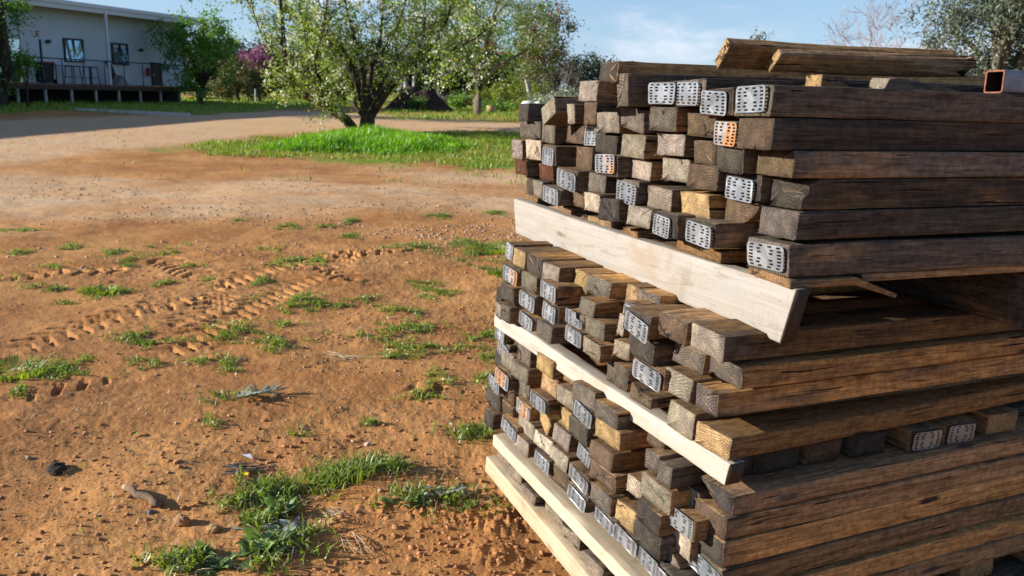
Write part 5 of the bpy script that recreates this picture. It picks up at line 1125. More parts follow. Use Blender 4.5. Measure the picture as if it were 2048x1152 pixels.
def bare_tree(name, label, base, H, spread, tr, mat, seed, depth=5, cat='tree'):
    r = np.random.default_rng(seed); root = empty(name, base); tag(root, label, cat); mb = MB()
    def rec(p, d, L, rad, lev):
        n = 3; P = [p]
        for i in range(n):
            d = (d + Vector(r.normal(0, .16, 3)) + Vector((0, 0, .05))).normalized(); P.append(P[-1] + d * L / n)
        mb.tube(P, [rad * (1 - .35 * i / n) for i in range(n + 1)], 5 if lev < 2 else 3, False)
        if lev >= depth: return
        for _ in range(3 if lev < 3 else 3):
            ax = Vector(r.normal(0, 1, 3)); nd = (d + ax * spread * r.uniform(.4, 1)).normalized(); nd.z = max(nd.z, -.1)
            rec(P[r.integers(1, n + 1)], nd, L * r.uniform(.62, .85), max(rad * .58, .006), lev + 1)
    for k in range(3):
        a = 2 * math.pi * k / 3 + r.uniform(-.4, .4); rec(Vector((0, 0, -.05)), Vector((math.cos(a) * .28, math.sin(a) * .28, 1)).normalized(), H * .34, tr, 0)
    mb.build('trunk', mat, root, True); return root
TWIG = bark_mat('reddish_twig', (.26, .20, .20), (.42, .34, .34))
p = at(1825, 120, 26); bare_tree('bare_tree', 'leafless reddish twiggy tree beyond the loose boards', Vector((p.x, 26, gz(p.x, 26))), 4.5, .75, .045, TWIG, 61, 6)
p = at(1735, 120, 27); bare_tree('bare_tree', 'smaller leafless tree of thin twigs behind the highest loose board', Vector((p.x, 27, gz(p.x, 27))), 3.7, .7, .035, TWIG, 66, 5)
for px, Y, H, lab, sd in ((885, 45, 1.9, 'leafless forked shrub before the brick house', 62), (915, 47, 1.6, 'leafless shrub with grey stems beside the forked one', 63), (1072, 44, 1.6, 'bare white stemmed shrub above the white tanks', 64)):
    bare_tree('bare_shrub', lab, on_ground(px, Y), H, .42, .03, BARK_P, sd, 3, 'shrub')
for px, Y, H, lab in ((810, 46.5, 1.7, 'white post behind the mulch heap, nearer the pear trunk'), (827, 46.5, 1.7, 'white post behind the mulch heap, nearer the brick house'), (511, 46, .75, 'short white stake on the grass by the khaki bushes'), (589, 46, .35, 'stubby white peg at the edge of the drive')):
    b = on_ground(px, Y); o = MB().tube([(0, 0, -.1), (0, 0, H * .5), (.01, 0, H)], [.075, .07, .065] if H > 1 else [.035] * 3, 8).build('garden_post', plain('white_paint', (.72, .72, .70), .5, 0, .1, 5)); o.location = b; tag(o, lab, 'post')

# ---- mulch heap, tanks, pot, brick house ----------------------------------------------------------
def heap():
    a = on_ground(770, 43); b = on_ground(908, 43); w_ = (b - a).x; n = 70; m = 30
    X, Yy = np.meshgrid(np.linspace(-.1, 1.1, n), np.linspace(-1, 1, m))
    prof = sstep(-.08, .32, X) * (1 - sstep(.60, 1.06, X)); hz = 1.05 * prof * np.clip(1 - Yy ** 2, 0, 1) ** .7
    hz = hz * (.75 + .5 * fbm(X * 7, Yy * 3, 3, 7)) + .16 * prof * (fbm(X * 30, Yy * 12, 3, 9) - .5) - .06
    V = np.stack([a.x + X.ravel() * w_, 43.5 + Yy.ravel() * 2.0, a.z + hz.ravel()], 1)
    i = np.arange(m - 1)[:, None] * n + np.arange(n - 1)[None]; Q = np.stack([i, i + 1, i + n + 1, i + n], -1).reshape(-1, 4)
    t = NT('dark_mulch'); tc = t.n('TexCoord'); f = t.noise(tc.outputs['Object'], 5, 7, .7); t.bsdf(t.mix(t.ramp(f, .35, .7), (.022, .014, .011), (.10, .062, .045)), .95, t.bump(f, .9, .1), 0, .1)
    tag(np_mesh('mulch_heap', V, Q, t.m, None, True), 'low dark brown heap of mulch at the far edge of the grass', 'heap')
heap()
for k, (px, lab) in enumerate(((1057, 'white round water tank behind the charcoal timber, nearer the pear'), (1078, 'white round water tank beside the silver shrub'))):
    b = on_ground(px, 40); mb = MB(); mb.tube([(0, 0, 0), (0, 0, .52), (0, 0, .60), (0, 0, .64)], [.33, .33, .26, .05], 20); o = mb.build('water_tank', plain('white_plastic', (.75, .76, .76), .4, 0, .05), None, True); o.location = b; tag(o, lab, 'tank')
b = on_ground(983, 41); o = MB().tube([(0, 0, 0), (0, 0, .34), (0, 0, .36), (0, 0, .30)], [.17, .24, .21, .19], 16).build('plant_pot', plain('tan_clay', (.42, .30, .13), .8), None, True); o.location = b; tag(o, 'tan clay pot on the far grass beside the lichened trunk', 'pot')
M_BRICK = None
def brick_house():
    t = NT('red_brick'); tc = t.n('TexCoord'); br = t.n('TexBrick'); br.inputs['Scale'].default_value = 4.2; br.inputs['Color1'].default_value = (.30, .085, .045, 1); br.inputs['Color2'].default_value = (.38, .13, .07, 1); br.inputs['Mortar'].default_value = (.42, .36, .30, 1); br.inputs['Mortar Size'].default_value = .012
    mp_ = t.n('Mapping'); mp_.inputs['Rotation'].default_value = (math.radians(90), 0, 0); t.l(tc.outputs['Object'], mp_.inputs[0]); t.l(mp_.outputs[0], br.inputs[0]); t.bsdf(br.outputs[0], .9, None, 0, .15)
    tl = NT('terracotta_tiles'); tc = tl.n('TexCoord'); wv = tl.n('TexWave'); wv.inputs['Scale'].default_value = 5; tl.l(tc.outputs['Object'], wv.inputs[0]); n_ = tl.noise(tc.outputs['Object'], 2.5, 4, .6)
    tl.bsdf(tl.mix(tl.ramp(n_, .3, .7), (.22, .075, .045), (.36, .15, .095)), .85, tl.bump(wv.outputs[0], .5, .05), 0, .15)
    b = on_ground(950, 72); root = empty('brick_house', b); tag(root, 'red brick house with tiled roof and chimneys behind the second pear', 'house')
    MB().box((0, 0, 1.3), (11, 7, 2.6)).build('wall', t.m, root)
    R_ = MB(); e = 6.0; R_.add([(-e, -4, 2.55), (e, -4, 2.55), (e, 4, 2.55), (-e, 4, 2.55), (-e + 3.2, 0, 4.3), (e - 3.2, 0, 4.3), (-e, -4, 2.45), (e, -4, 2.45), (e, 4, 2.45), (-e, 4, 2.45)], [(0, 1, 5, 4), (1, 2, 5), (2, 3, 4, 5), (3, 0, 4), (0, 6, 7, 1), (1, 7, 8, 2), (2, 8, 9, 3), (3, 9, 6, 0), (6, 9, 8, 7)])
    roof = R_.build('roof', tl.m, root)
    for x, h_ in ((-2.05, 2.1), (1.35, 1.7)):
        c = MB(); c.box((x, -1.2, 4.2), (.75, .6, h_)); c.box((x, -1.2, 4.2 + h_ / 2 + .06), (.88, .73, .12)); c.build('chimney', t.m, roof)
    MB().box((0, -4.06, 2.47), (12.1, .1, .13)).build('gutter', plain('white_gutter', (.7, .7, .68), .5), root)
    for x in (-2.6, 1.9):
        f = MB().box((x, -3.54, 1.45), (1.5, .08, 1.2)).build('window', plain('white_frame', (.6, .6, .58), .5), root)
        MB().box((x, -3.60, 1.45), (1.3, .04, 1.0)).build('pane', plain('dark_pane', (.03, .04, .05), .1), f)
brick_house()

# ---- white building with its deck ----------------------------------------------------------------
P0 = Vector((-18.368, 32.8, 0)); Wd = Vector((.3468, .93794, 0)); Nd = Vector((.93794, -.3468, 0))
BM = Matrix(((Wd.x, Nd.x, 0, P0.x), (Wd.y, Nd.y, 0, P0.y), (0, 0, 1, 0), (0, 0, 0, 1)))   # x = along the deck, y = towards the drive, z up
M_WALL = plain('white_cladding', (.57, .66, .72), .6, 0, .05, 1.2, .05); M_STEEL = plain('dark_blue_steel', (.035, .042, .055), .45, .3, .1); M_WHITE = plain('white_trim', (.66, .68, .70), .5, 0, .05)
def building():
    root = empty('white_building', M=BM); tag(root, 'low white clad building with dark framed windows, in shade behind its deck', 'building')
    wy = -1.5
    MB().box((-7.3, wy - 3.5, 2.75), (33.8, 7.0, 2.98)).build('wall', M_WALL, root)  # wall, roof and fascia lengthened out of view to shade the drive
    MB().box((-7.3, wy - 3.5, .75), (33.6, 6.6, .98)).build('underfloor_shade_panel', plain('underfloor_shade', (.018, .018, .02), .9), root)  # added black box, standing for underfloor shade and blocking light leaks
    r_ = MB(); r_.box((-7.3, wy - 3.3, 4.33), (34.8, 8.6, .10)); r_.build('roof', plain('grey_roof_sheet', (.45, .47, .5), .4, .4), root)
    fs = MB(); fs.box((-7.3, wy + 1.06, 4.32), (34.9, .10, .34)); fs.box((-7.3, wy + 1.14, 4.40), (34.9, .09, .13)); fs.build('fascia', M_WHITE, root)
    t = NT('reflecting_glass'); bs = t.bsdf((.40, .52, .58), .04, None, .75, 1.0)
    for x0, x1, z0, z1, nm in ((2.63, 3.61, 2.15, 3.1, 2), (5.13, 6.05, 2.14, 3.07, 2)):
        f = MB(); w_ = .06
        f.box(((x0 + x1) / 2, wy + .03, z1 - w_ / 2), (x1 - x0, .1, w_)); f.box(((x0 + x1) / 2, wy + .03, z0 + w_ / 2), (x1 - x0, .1, w_))
        for x in (x0 + w_ / 2, (x0 + x1) / 2, x1 - w_ / 2): f.box((x, wy + .032, (z0 + z1) / 2), (w_, .1, z1 - z0 - 2 * w_))
        fo = f.build('window', M_STEEL, root)
        pn = MB().box((0, 0, 0), (x1 - x0 - .1, .015, z1 - z0 - .1)).build('pane', t.m, fo); pn.location = ((x0 + x1) / 2, wy + .055, (z0 + z1) / 2); pn.rotation_euler = (math.radians(6.0 if x0 < 4 else 13.0), 0, 0)
    d = MB().box((7.74, wy + .02, 1.80), (.64, .08, 1.06)).build('door', plain('dark_door', (.022, .022, .026), .5), root)
    MB().box((7.50, wy + .08, 1.75), (.03, .06, .14)).build('handle', M_WHITE, d)
    d = MB().box((-.1, wy + .02, 2.08), (1.55, .08, 1.62)).build('sliding_door', t.m, root)
    for x in (-.85, -.1, .65): MB().box((x, wy + .08, 2.08), (.07, .06, 1.66)).build('frame', M_STEEL, d)
    for x in (-.26, 3.84, 8.4): MB().box((x, -.35, 2.75), (.09, .09, 2.98)).build('verandah_post', M_WHITE, root)
    MB().box((.50, -.28, 2.08), (.06, .06, 1.65)).build('dark_post', M_STEEL, root)
    return root
building()
def deck():
    root = empty('timber_deck', M=BM); tag(root, 'raised red brown timber deck with steel handrail in front of the white building', 'deck')
    b = MB(); b.box((-1.3, -.75, 1.22), (21.8, 1.5, .07)); b.build('deck_boards', plain('red_brown_decking', (.16, .075, .05), .7, 0, .25, 12), root)
    MB().box((-1.3, -.03, 1.11), (21.8, .05, .14)).build('edge_joist', plain('dark_joist', (.07, .05, .035), .8, 0, .2, 12), root)
    for k in range(15):
        x = -8.1 + 1.21 * k
        if x > 9.5: break
        MB().box((x, -.1, .76), (.085, .085, .60)).build('stump', plain('galvanised_stump', (.36, .36, .34), .6, .2) if k == 0 else bpy.data.materials['galvanised_stump'], root)
    MB().tube([(-8, 0, 2.22), (1, 0, 2.22), (9.5, 0, 2.22)], .024, 8).build('handrail', M_STEEL, root)
    for k in range(14):
        x = -7.4 + 1.045 * k + .2
        MB().tube([(x, 0, 1.2), (x, 0, 2.2)], .02, 8).build('rail_post', M_STEEL, root)
    # end stair
    s_ = MB()
    for k in range(4): s_.box((9.75 + .25 * k, -.6, 1.08 - .17 * k), (.26, 1.0, .05))
    s_.build('stair', plain('grey_stair', (.25, .24, .23), .8), root)
deck()
def on_deck(x, y, z=1.255): return BM @ Vector((x, y, z))
def part(mb, name, mat, root): return mb.build(name, mat, root)
RZ = math.atan2(Wd.y, Wd.x)
def wheelie_bin():
    o = empty('wheelie_bin', on_deck(.80, -.55), RZ); tag(o, 'dark green wheelie bin with a dark red lid on the deck', 'bin')
    b = MB(); b.box((0, 0, .40), (.50, .55, .74), None, .80); part(b, 'body', plain('dark_green_plastic', (.012, .020, .016), .5), o)
    l_ = MB(); l_.box((0, .02, .80), (.54, .62, .05)); l_.box((0, -.30, .79), (.50, .05, .06)); part(l_, 'lid', plain('dark_red_plastic', (.13, .012, .022), .5), o)
    for s_ in (-1, 1): part(MB().tube([(s_ * .24, -.24, .09), (s_ * .28, -.24, .09)], .09, 12), 'wheel', plain('black_rubber', (.012, .012, .012), .8), o)
wheelie_bin()
def bar_stool(x, lab):
    o = empty('bar_stool', on_deck(x, -.5), RZ + .2); tag(o, lab, 'stool', 'bar stools on the deck')
    part(MB().box((0, 0, .70), (.42, .40, .04)), 'seat', M_STEEL, o)
    for sx in (-1, 1):
        for sy in (-1, 1): part(MB().tube([(sx * .25, sy * .23, 0), (sx * .18, sy * .17, .70)], .018, 6), 'leg', M_STEEL, o)
    f = MB()
    for a, b in (((-.23, -.21), (.23, -.21)), ((-.23, .21), (.23, .21)), ((-.23, -.21), (-.23, .21)), ((.23, -.21), (.23, .21))): f.tube([(*a, .28), (*b, .28)], .013, 6)
    part(f, 'footrest', M_STEEL, o)
bar_stool(2.1, 'black metal bar stool on the deck beside the wheelie bin'); bar_stool(2.98, 'black metal bar stool on the deck beside the verandah post')
o = empty('bar_table', on_deck(2.55, -.95), RZ); tag(o, 'thin topped dark bar table behind the stools on the deck', 'table'); part(MB().box((0, 0, .72), (2.0, .4, .03)), 'tabletop', M_STEEL, o)
for sx in (-.85, .85): part(MB().tube([(sx, 0, 0), (sx, 0, .71)], .025, 6), 'leg', M_STEEL, o)
def extinguisher(x, z, h, lab):
    o = empty('fire_extinguisher', BM @ Vector((x, -1.39, z)), RZ); tag(o, lab, 'fire extinguisher', 'fire extinguishers on the white wall')
    part(MB().tube([(0, 0, 0), (0, 0, .02), (0, 0, h * .78), (0, 0, h * .86), (0, 0, h * .9)], [.05, .085, .085, .05, .03], 12), 'cylinder', plain('red_enamel', (.34, .012, .018), .35), o)
    part(MB().tube([(0, 0, h * .88), (.07, .02, h * .95), (.09, .04, h * .6), (.085, .05, h * .3)], .015, 6), 'hose', plain('black_hose', (.012, .012, .012), .6), o)
extinguisher(1.45, 1.50, .60, 'red fire extinguisher on the wall next to the wheelie bin'); extinguisher(7.13, 1.68, .44, 'red fire extinguisher on the wall beside the dark door')
o = MB().box((0, 0, 0), (.13, .02, .22)).build('wall_sign', plain('red_edged_sign', (.40, .06, .07), .5)); o.matrix_world = BM @ Matrix.Translation((1.46, -1.475, 3.18)); tag(o, 'small red edged sign high on the white wall', 'sign'); MB().box((0, .012, -.01), (.075, .008, .14)).build('white_panel', M_WHITE, o)
for x, z, lab in ((1.87, 2.90, 'black box wall light above the wheelie bin'), (6.80, 2.84, 'black box wall light between the second window and the door')):
    o = empty('wall_light', BM @ Vector((x, -1.42, z)), RZ); tag(o, lab, 'wall light', 'wall lights on the white building'); part(MB().box((0, 0, 0), (.17, .13, .10)), 'housing', M_STEEL, o); part(MB().box((0, -.05, .0), (.08, .06, .14)), 'bracket', M_STEEL, o)
o = MB().box((0, 0, .55), (.26, .05, 1.15)).build('leaning_panel', plain('charcoal_board', (.03, .03, .034), .7)); o.matrix_world = BM @ Matrix.Translation((4.75, -.9, 1.255)) @ Matrix.Rotation(math.radians(-24), 4, 'Y'); tag(o, 'dark narrow board leaning on the deck below the second window', 'board')
mb = MB(); mb.add([(-.35, -.2, 0), (.35, -.2, 0), (.35, .2, 0), (-.35, .2, 0), (0, -.2, .42), (0, .2, .42)], [(0, 1, 2, 3), (0, 4, 1), (2, 5, 3), (1, 4, 5, 2), (3, 5, 4, 0)]); o = mb.build('grey_crate', plain('grey_sack', (.22, .22, .23), .8)); o.matrix_world = BM @ Matrix.Translation((4.55, -.55, 1.256)); tag(o, 'grey peaked bundle on the deck at the foot of the leaning board', 'bundle')
k0, k1 = Vector((-14.9, 28.75, 0)), Vector((-10.6, 27.5, 0)); mid = (k0 + k1) / 2; dv = (k1 - k0)
o = MB().box((0, 0, 0), (dv.length, .16, .16)).build('kerb', plain('pale_concrete', (.50, .48, .44), .8, 0, .12, 8)); o.location = (mid.x, mid.y, gz(mid.x, mid.y) + .02); o.rotation_euler = (0, 0, math.atan2(dv.y, dv.x)); o['kind'] = 'structure'

# ------------------------------------------------------------------ grass, weeds, stones
def in_poly(poly, n, r):
    P = np.array(poly); out = np.zeros((0, 2))
    while len(out) < n:
        q = np.stack([r.uniform(P[:, 0].min(), P[:, 0].max(), n * 2), r.uniform(P[:, 1].min(), P[:, 1].max(), n * 2)], 1)
        out = np.concatenate([out, q[poly_sd(q[:, 0], q[:, 1], poly) > 0]])
    return out[:n]
def blades(name, XY, h, wd, mat, lean=.35, seed=0, hvar=.4, parent=None, base=None):
    r = np.random.default_rng(seed); n = len(XY)
    z = ground_height(XY[:, 0], XY[:, 1], base is None) if n else np.zeros(0)
    B = np.stack([XY[:, 0], XY[:, 1], z - .005], 1)
    if base is not None: B = B - np.array(base)
    a = r.uniform(0, 6.283, n); H = np.asarray(h) * r.uniform(1 - hvar, 1 + hvar, n)
    dx = np.stack([np.cos(a), np.sin(a), np.zeros(n)], 1); sd = np.stack([-np.sin(a), np.cos(a), np.zeros(n)], 1)
    L = lean * r.uniform(.3, 1.3, n); W_ = (wd * r.uniform(.7, 1.3, n))[:, None]
    up = np.array([0, 0, 1.0])
    m = B + dx * (L * H * .35)[:, None] + up * (H * .6)[:, None]; t = B + dx * (L * H)[:, None] + up * (H * (1 - .25 * L))[:, None]
    V = np.stack([B - sd * W_ * .5, B + sd * W_ * .5, m + sd * W_ * .42, m - sd * W_ * .42, t], 1).reshape(-1, 3)
    i = np.arange(n)[:, None] * 5; Q = i + np.array([[0, 1, 2, 3]]); T = i + np.array([[3, 2, 4]])
    v = np.clip(r.random(n) * .7 + .5 * (fbm(XY[:, 0] * 1.3, XY[:, 1] * 1.3, 2, 9) - .25), 0, 1)
    return np_mesh(name, V, [Q, T], mat, parent, False, {'v': ('FACE', np.concatenate([v, v]))})
LF_GRASS = leaf_mat('tall_grass', (.09, .27, .004), (.34, .56, .006), .5); LF_LAWN = leaf_mat('lawn_grass', (.11, .23, .010), (.38, .43, .05), .4); LF_WEED = leaf_mat('weed_leaf', (.07, .135, .012), (.38, .45, .07), .42); LF_DRY = leaf_mat('dry_stalk', (.22, .16, .085), (.50, .40, .24), .15)
r = np.random.default_rng(77)
q = in_poly(MOUND, 17000, r); sdv = poly_sd(q[:, 0], q[:, 1], MOUND); kp = sdv + 1.6 * (fbm(q[:, 0] * 1.1, q[:, 1] * 1.1, 3, 3) - .5) > .12; q = q[kp]
tag(blades('tall_grass', q, .24 * np.clip(.25 + np.minimum(sdv[kp], 1.1) * .85, .25, 1.1) * (.55 + .9 * fbm(q[:, 0] * 2.2, q[:, 1] * 2.2, 3, 19)), .022, LF_GRASS, .5, 1), kind='stuff')
q = np.concatenate([in_poly(ISLAND, 26000, r), in_poly([(-11, 12.5), (0.5, 13.5), (0.6, 16), (-7, 17.5)], 2600, r)])
keep = fbm(q[:, 0] * 1.2, q[:, 1] * 1.2, 4, 77) + .22 * np.clip(poly_sd(q[:, 0], q[:, 1], ISLAND) - .5, -1, 1) > .46; q = q[keep]
tag(blades('short_grass', q, .085, .016, LF_LAWN, .8, 2), kind='stuff')
q = np.concatenate([in_poly(LEFTGRASS, 16000, r), in_poly(FARGRASS, 14000, r)]); q = q[fbm(q[:, 0] * .9, q[:, 1] * .9, 3, 78) > .40]
tag(blades('verge_grass', q, .13, .035, LF_LAWN, .7, 3), kind='stuff')
# low weed mats on the bare earth
MATS = [(-4.04, 7.53, 0.085, 0.09), (-4.35, 7.2, 0.099, 0.083), (-5.01, 8.28, 0.182, 0.136), (-3.59, 7.39, 0.083, 0.109), (-3.38, 7.6, 0.067, 0.138), (-3.16, 7.47, 0.103, 0.133), (-3.3, 7.11, 0.067, 0.101), (-3.21, 6.8, 0.043, 0.074), (-3.73, 6.74, 0.085, 0.108), (-3.55, 5.98, 0.094, 0.071), (-3.33, 5.9, 0.059, 0.111), (-2.98, 5.84, 0.103, 0.122), (-2.82, 5.83, 0.059, 0.095), (-3.05, 5.58, 0.052, 0.05), (-2.68, 6.85, 0.086, 0.075), (-2.66, 6.23, 0.07, 0.093), (-2.41, 6.28, 0.099, 0.094), (-1.74, 4.93, 0.201, 0.193), (-2.28, 4.81, 0.097, 0.111), (-2.1, 4.66, 0.073, 0.052), (-2.48, 4.14, 0.195, 0.123), (-2.35, 4.24, 0.08, 0.1), (-2.39, 3.82, 0.06, 0.058), (-1.62, 4.37, 0.123, 0.076), (-1.49, 4.33, 0.081, 0.06), (-1.99, 4.28, 0.08, 0.073), (-1.89, 9.57, 0.072, 0.182), (-2.46, 8.98, 0.124, 0.16), (-2.09, 9.16, 0.086, 0.134), (-2.31, 7.8, 0.098, 0.097), (-1.93, 7.17, 0.202, 0.205), (-1.75, 7.33, 0.069, 0.15), (-0.96, 8.07, 0.253, 0.208), (-0.49, 8.42, 0.158, 0.169), (-0.29, 7.78, 0.171, 0.265), (-0.18, 8.19, 0.205, 0.214), (-0.43, 7.31, 0.055, 0.085), (-0.24, 7.2, 0.054, 0.083), (-0.11, 6.91, 0.078, 0.133), (-1.96, 6.39, 0.06, 0.097), (-1.55, 5.81, 0.2, 0.188), (-1.35, 5.69, 0.071, 0.103), (-1.52, 5.56, 0.087, 0.098), (-0.72, 6.54, 0.115, 0.136), (-0.59, 6.24, 0.137, 0.14), (-1.03, 5.91, 0.13, 0.111), (-0.75, 5.59, 0.158, 0.087), (-1.19, 5.73, 0.054, 0.065), (-1.42, 5.13, 0.08, 0.094), (-1.37, 4.76, 0.119, 0.108), (-0.65, 5.23, 0.213, 0.12), (-0.91, 5.02, 0.142, 0.08), (-0.54, 4.8, 0.256, 0.147), (-0.69, 4.59, 0.058, 0.067), (-0.16, 5.11, 0.112, 0.156), (-0.13, 4.65, 0.058, 0.069), (-0.39, 4.23, 0.093, 0.086), (-0.41, 4.0, 0.113, 0.064), (-0.16, 4.3, 0.054, 0.037), (-0.11, 4.18, 0.047, 0.056), (-1.43, 3.84, 0.12, 0.059), (-1.3, 3.52, 0.077, 0.049), (-0.97, 3.48, 0.087, 0.058), (-0.92, 3.5, 0.033, 0.039), (-0.62, 3.59, 0.041, 0.021), (-0.13, 3.55, 0.062, 0.06), (-0.92, 10.26, 0.129, 0.168), (-0.25, 10.62, 0.133, 0.135), (-1.71, 8.64, 0.081, 0.119), (-3.8, 6.16, 0.058, 0.076), (-3.15, 7.78, 0.073, 0.096), (-3.1, 9.38, 0.047, 0.105)]
Cw = []; Bl = []; Dry = []
for (x, y, rx, ry) in MATS:
    n = int(110 + 7000 * rx * ry * 6); n = min(n, 1500)
    a = r.uniform(0, 6.283, n); q_ = np.sqrt(r.random(n)) * (1 + .5 * r.random(n) ** 3); wv = 1 + .5 * np.sin(a * 3 + x * 9) + .25 * np.sin(a * 7 + y * 5)
    X = x + np.cos(a) * q_ * rx * wv; Y = y + np.sin(a) * q_ * ry * wv * 1.15
    br = fbm(X * 13, Y * 13, 3, 62) > .46; X, Y, q_, a = X[br], Y[br], q_[br], a[br]; n = len(X)
    k = r.random(n)
    Cw.append(np.stack([X, Y, r.uniform(.002, .030, n) * (1.1 - q_ * .6)], 1)[k < .62]); Bl.append(np.stack([X, Y], 1)[(k >= .62) & (k < .88)]); Dry.append(np.stack([X, Y], 1)[k > .86])
Cw = np.concatenate(Cw); Cw[:, 2] += ground_height(Cw[:, 0], Cw[:, 1]); tag(leaves('ground_weeds', Cw, .021, LF_WEED, None, .42, .35, 5), kind='stuff')
tag(blades('weed_grass', np.concatenate(Bl), .042, .0042, LF_WEED, .9, 6), kind='stuff'); 
# the weedy patch by the big rosettes: countless small leaves and blades
q = np.concatenate([np.stack([r.normal(cx, sx, n), r.normal(cy, sy, n)], 1) for cx, cy, sx, sy, n in ((-.88, 2.80, .075, .07, 700), (-.82, 2.64, .075, .09, 900), (-.78, 2.50, .085, .07, 800), (-.97, 2.40, .08, .05, 500), (-.72, 2.93, .10, .05, 700), (-.58, 3.02, .10, .06, 800), (-.46, 3.06, .06, .05, 350), (-.28, 2.82, .11, .05, 350), (-.92, 2.95, .08, .05, 350), (-.14, 3.5, .08, .06, 200))])
k = fbm(q[:, 0] * 8, q[:, 1] * 8, 4, 64) > .51; q = q[k]; z_ = ground_height(q[:, 0], q[:, 1])
tag(leaves('weed_patch', np.stack([q[:, 0], q[:, 1], z_ + r.uniform(.003, .045, len(q)) * r.random(len(q))], 1), .026, LF_WEED, None, .40, .25, 15), kind='stuff')
q2 = q[r.random(len(q)) < .45]; dq = q + r.normal(0, .03, q.shape); tag(blades('dead_blades', dq[r.random(len(dq)) < .35], .035, .004, LF_DRY, 1.8, 26), kind='stuff')
tag(blades('weed_blades', q2, .055, .0048, LF_WEED, .9, 16), kind='stuff')
# sparse dry litter all over the earth
n = 9000; X = r.uniform(-4.5, .35, n); Y = 2.2 + 7 * r.random(n) ** 1.5; keep = np.abs(X) < Y * .72; X, Y = X[keep], Y[keep]; keep = fbm(X * 1.4, Y * 1.4, 3, 66) > .46; D0 = np.stack([X[keep], Y[keep]], 1)
tag(blades('dry_grass', np.concatenate(Dry + [D0]), .026, .0030, LF_DRY, 2.2, 7), kind='stuff')
n = 900; X = r.uniform(-4.5, .2, n); Y = 2.2 + 6 * r.random(n) ** 1.4; keep = fbm(X * .9, Y * .9, 3, 67) > .5
tag(blades('green_sprouts', np.stack([X[keep], Y[keep]], 1), .03, .0042, LF_WEED, .9, 8), kind='stuff')

# stones and crumbs
def rocks(name, X, Y, S_, mat, seed, sink=.3):
    r = np.random.default_rng(seed); t = (1 + 5 ** .5) / 2
    ico = np.array([(-1, t, 0), (1, t, 0), (-1, -t, 0), (1, -t, 0), (0, -1, t), (0, 1, t), (0, -1, -t), (0, 1, -t), (t, 0, -1), (t, 0, 1), (-t, 0, -1), (-t, 0, 1)]) / 1.9
    F = np.array([(0, 11, 5), (0, 5, 1), (0, 1, 7), (0, 7, 10), (0, 10, 11), (1, 5, 9), (5, 11, 4), (11, 10, 2), (10, 7, 6), (7, 1, 8), (3, 9, 4), (3, 4, 2), (3, 2, 6), (3, 6, 8), (3, 8, 9), (4, 9, 5), (2, 4, 11), (6, 2, 10), (8, 6, 7), (9, 8, 1)])
    n = len(X); V = np.repeat(ico[None], n, 0) * r.uniform(.45, 1.45, (n, 12, 1)); V = V * np.stack([r.uniform(.7, 1.4, n), r.uniform(.7, 1.4, n), r.uniform(.45, .9, n)], 1)[:, None]
    a = r.uniform(0, 6.283, n); c, s_ = np.cos(a)[:, None], np.sin(a)[:, None]; x = V[..., 0] * c - V[..., 1] * s_; y = V[..., 0] * s_ + V[..., 1] * c
    S_ = S_[:, None]; z = ground_height(X, Y)[:, None]
    V = np.stack([X[:, None] + x * S_, Y[:, None] + y * S_, z + (V[..., 2] + .5 - sink) * S_], -1).reshape(-1, 3)
    Fs = (np.arange(n)[:, None, None] * 12 + F[None]).reshape(-1, 3)
    return np_mesh(name, V, Fs, mat, None, False, {'v': ('FACE', np.repeat(r.random(n), 20))})
def stone_mat(name, a, b):
    t = NT(name); at_ = t.n('Attribute', attribute_name='v'); tc = t.n('TexCoord'); f = t.noise(tc.outputs['Object'], 120, 4, .6)
    t.bsdf(t.mix(t.math('MULTIPLY', t.math('ADD', at_.outputs['Fac'], f), .6), a, b), .9, t.bump(f, .5, .003), 0, .15); return t.m
M_CRUMB = stone_mat('earth_crumb', (.26, .105, .042), (.50, .25, .115)); M_CLOD = stone_mat('earth_clod', (.24, .10, .036), (.47, .23, .095)); M_PEB = stone_mat('pale_pebble', (.34, .20, .11), (.50, .36, .25))
n = 9000; X = r.uniform(-3.6, .75, n); Y = 2.15 + 5.5 * r.random(n) ** 1.6; dn_ = fbm(X * 1.3, Y * 1.3, 3, 55); k = dn_ > .47
tag(rocks('earth_crumbs', X[k], Y[k], .0025 + .009 * r.random(k.sum()) ** 3, M_CRUMB, 3), kind='stuff')
n = 3000; s_ = r.uniform(-.1, 1.25, n); d_ = -.16 - r.random(n) ** 1.5 * .85; X = BOX0.x + BS.x * s_ + BD.x * d_; Y = BOX0.y + BS.y * s_ + BD.y * d_
tag(rocks('earth_clods', X, Y, .0018 + .0125 * r.random(n) ** 4.5, M_CLOD, 4, .75), kind='stuff')
n = 2600; X = np.concatenate([r.normal(-.5, .8, n // 2), r.uniform(-5, .6, n // 2)]); Y = np.concatenate([r.normal(8.9, .55, n // 2), r.uniform(6.5, 12, n // 2)]); k = fbm(X * .8, Y * .8, 3, 58) > .45
tag(rocks('pale_gravel', X[k], Y[k], .004 + .013 * r.random(k.sum()) ** 2, M_PEB, 5), kind='stuff')
n = 5200; Y = 9 + 13 * r.random(n) ** 1.2; X = r.uniform(-.75, .08, n) * Y; k = (fbm(X * .7, Y * .7, 4, 59) > .47) & (poly_sd(X, Y, ISLAND) < 0)
tag(rocks('road_grit', X[k], Y[k], .005 + .014 * r.random(k.sum()) ** 2.6, stone_mat('road_stone', (.28, .17, .095), (.50, .345, .215)), 9), kind='stuff')
n = 420; X = r.uniform(-3, .4, n); Y = 2.3 + 5 * r.random(n) ** 1.4
tag(rocks('loose_pebbles', X, Y, .003 + .008 * r.random(n) ** 2, M_PEB, 6), kind='stuff')

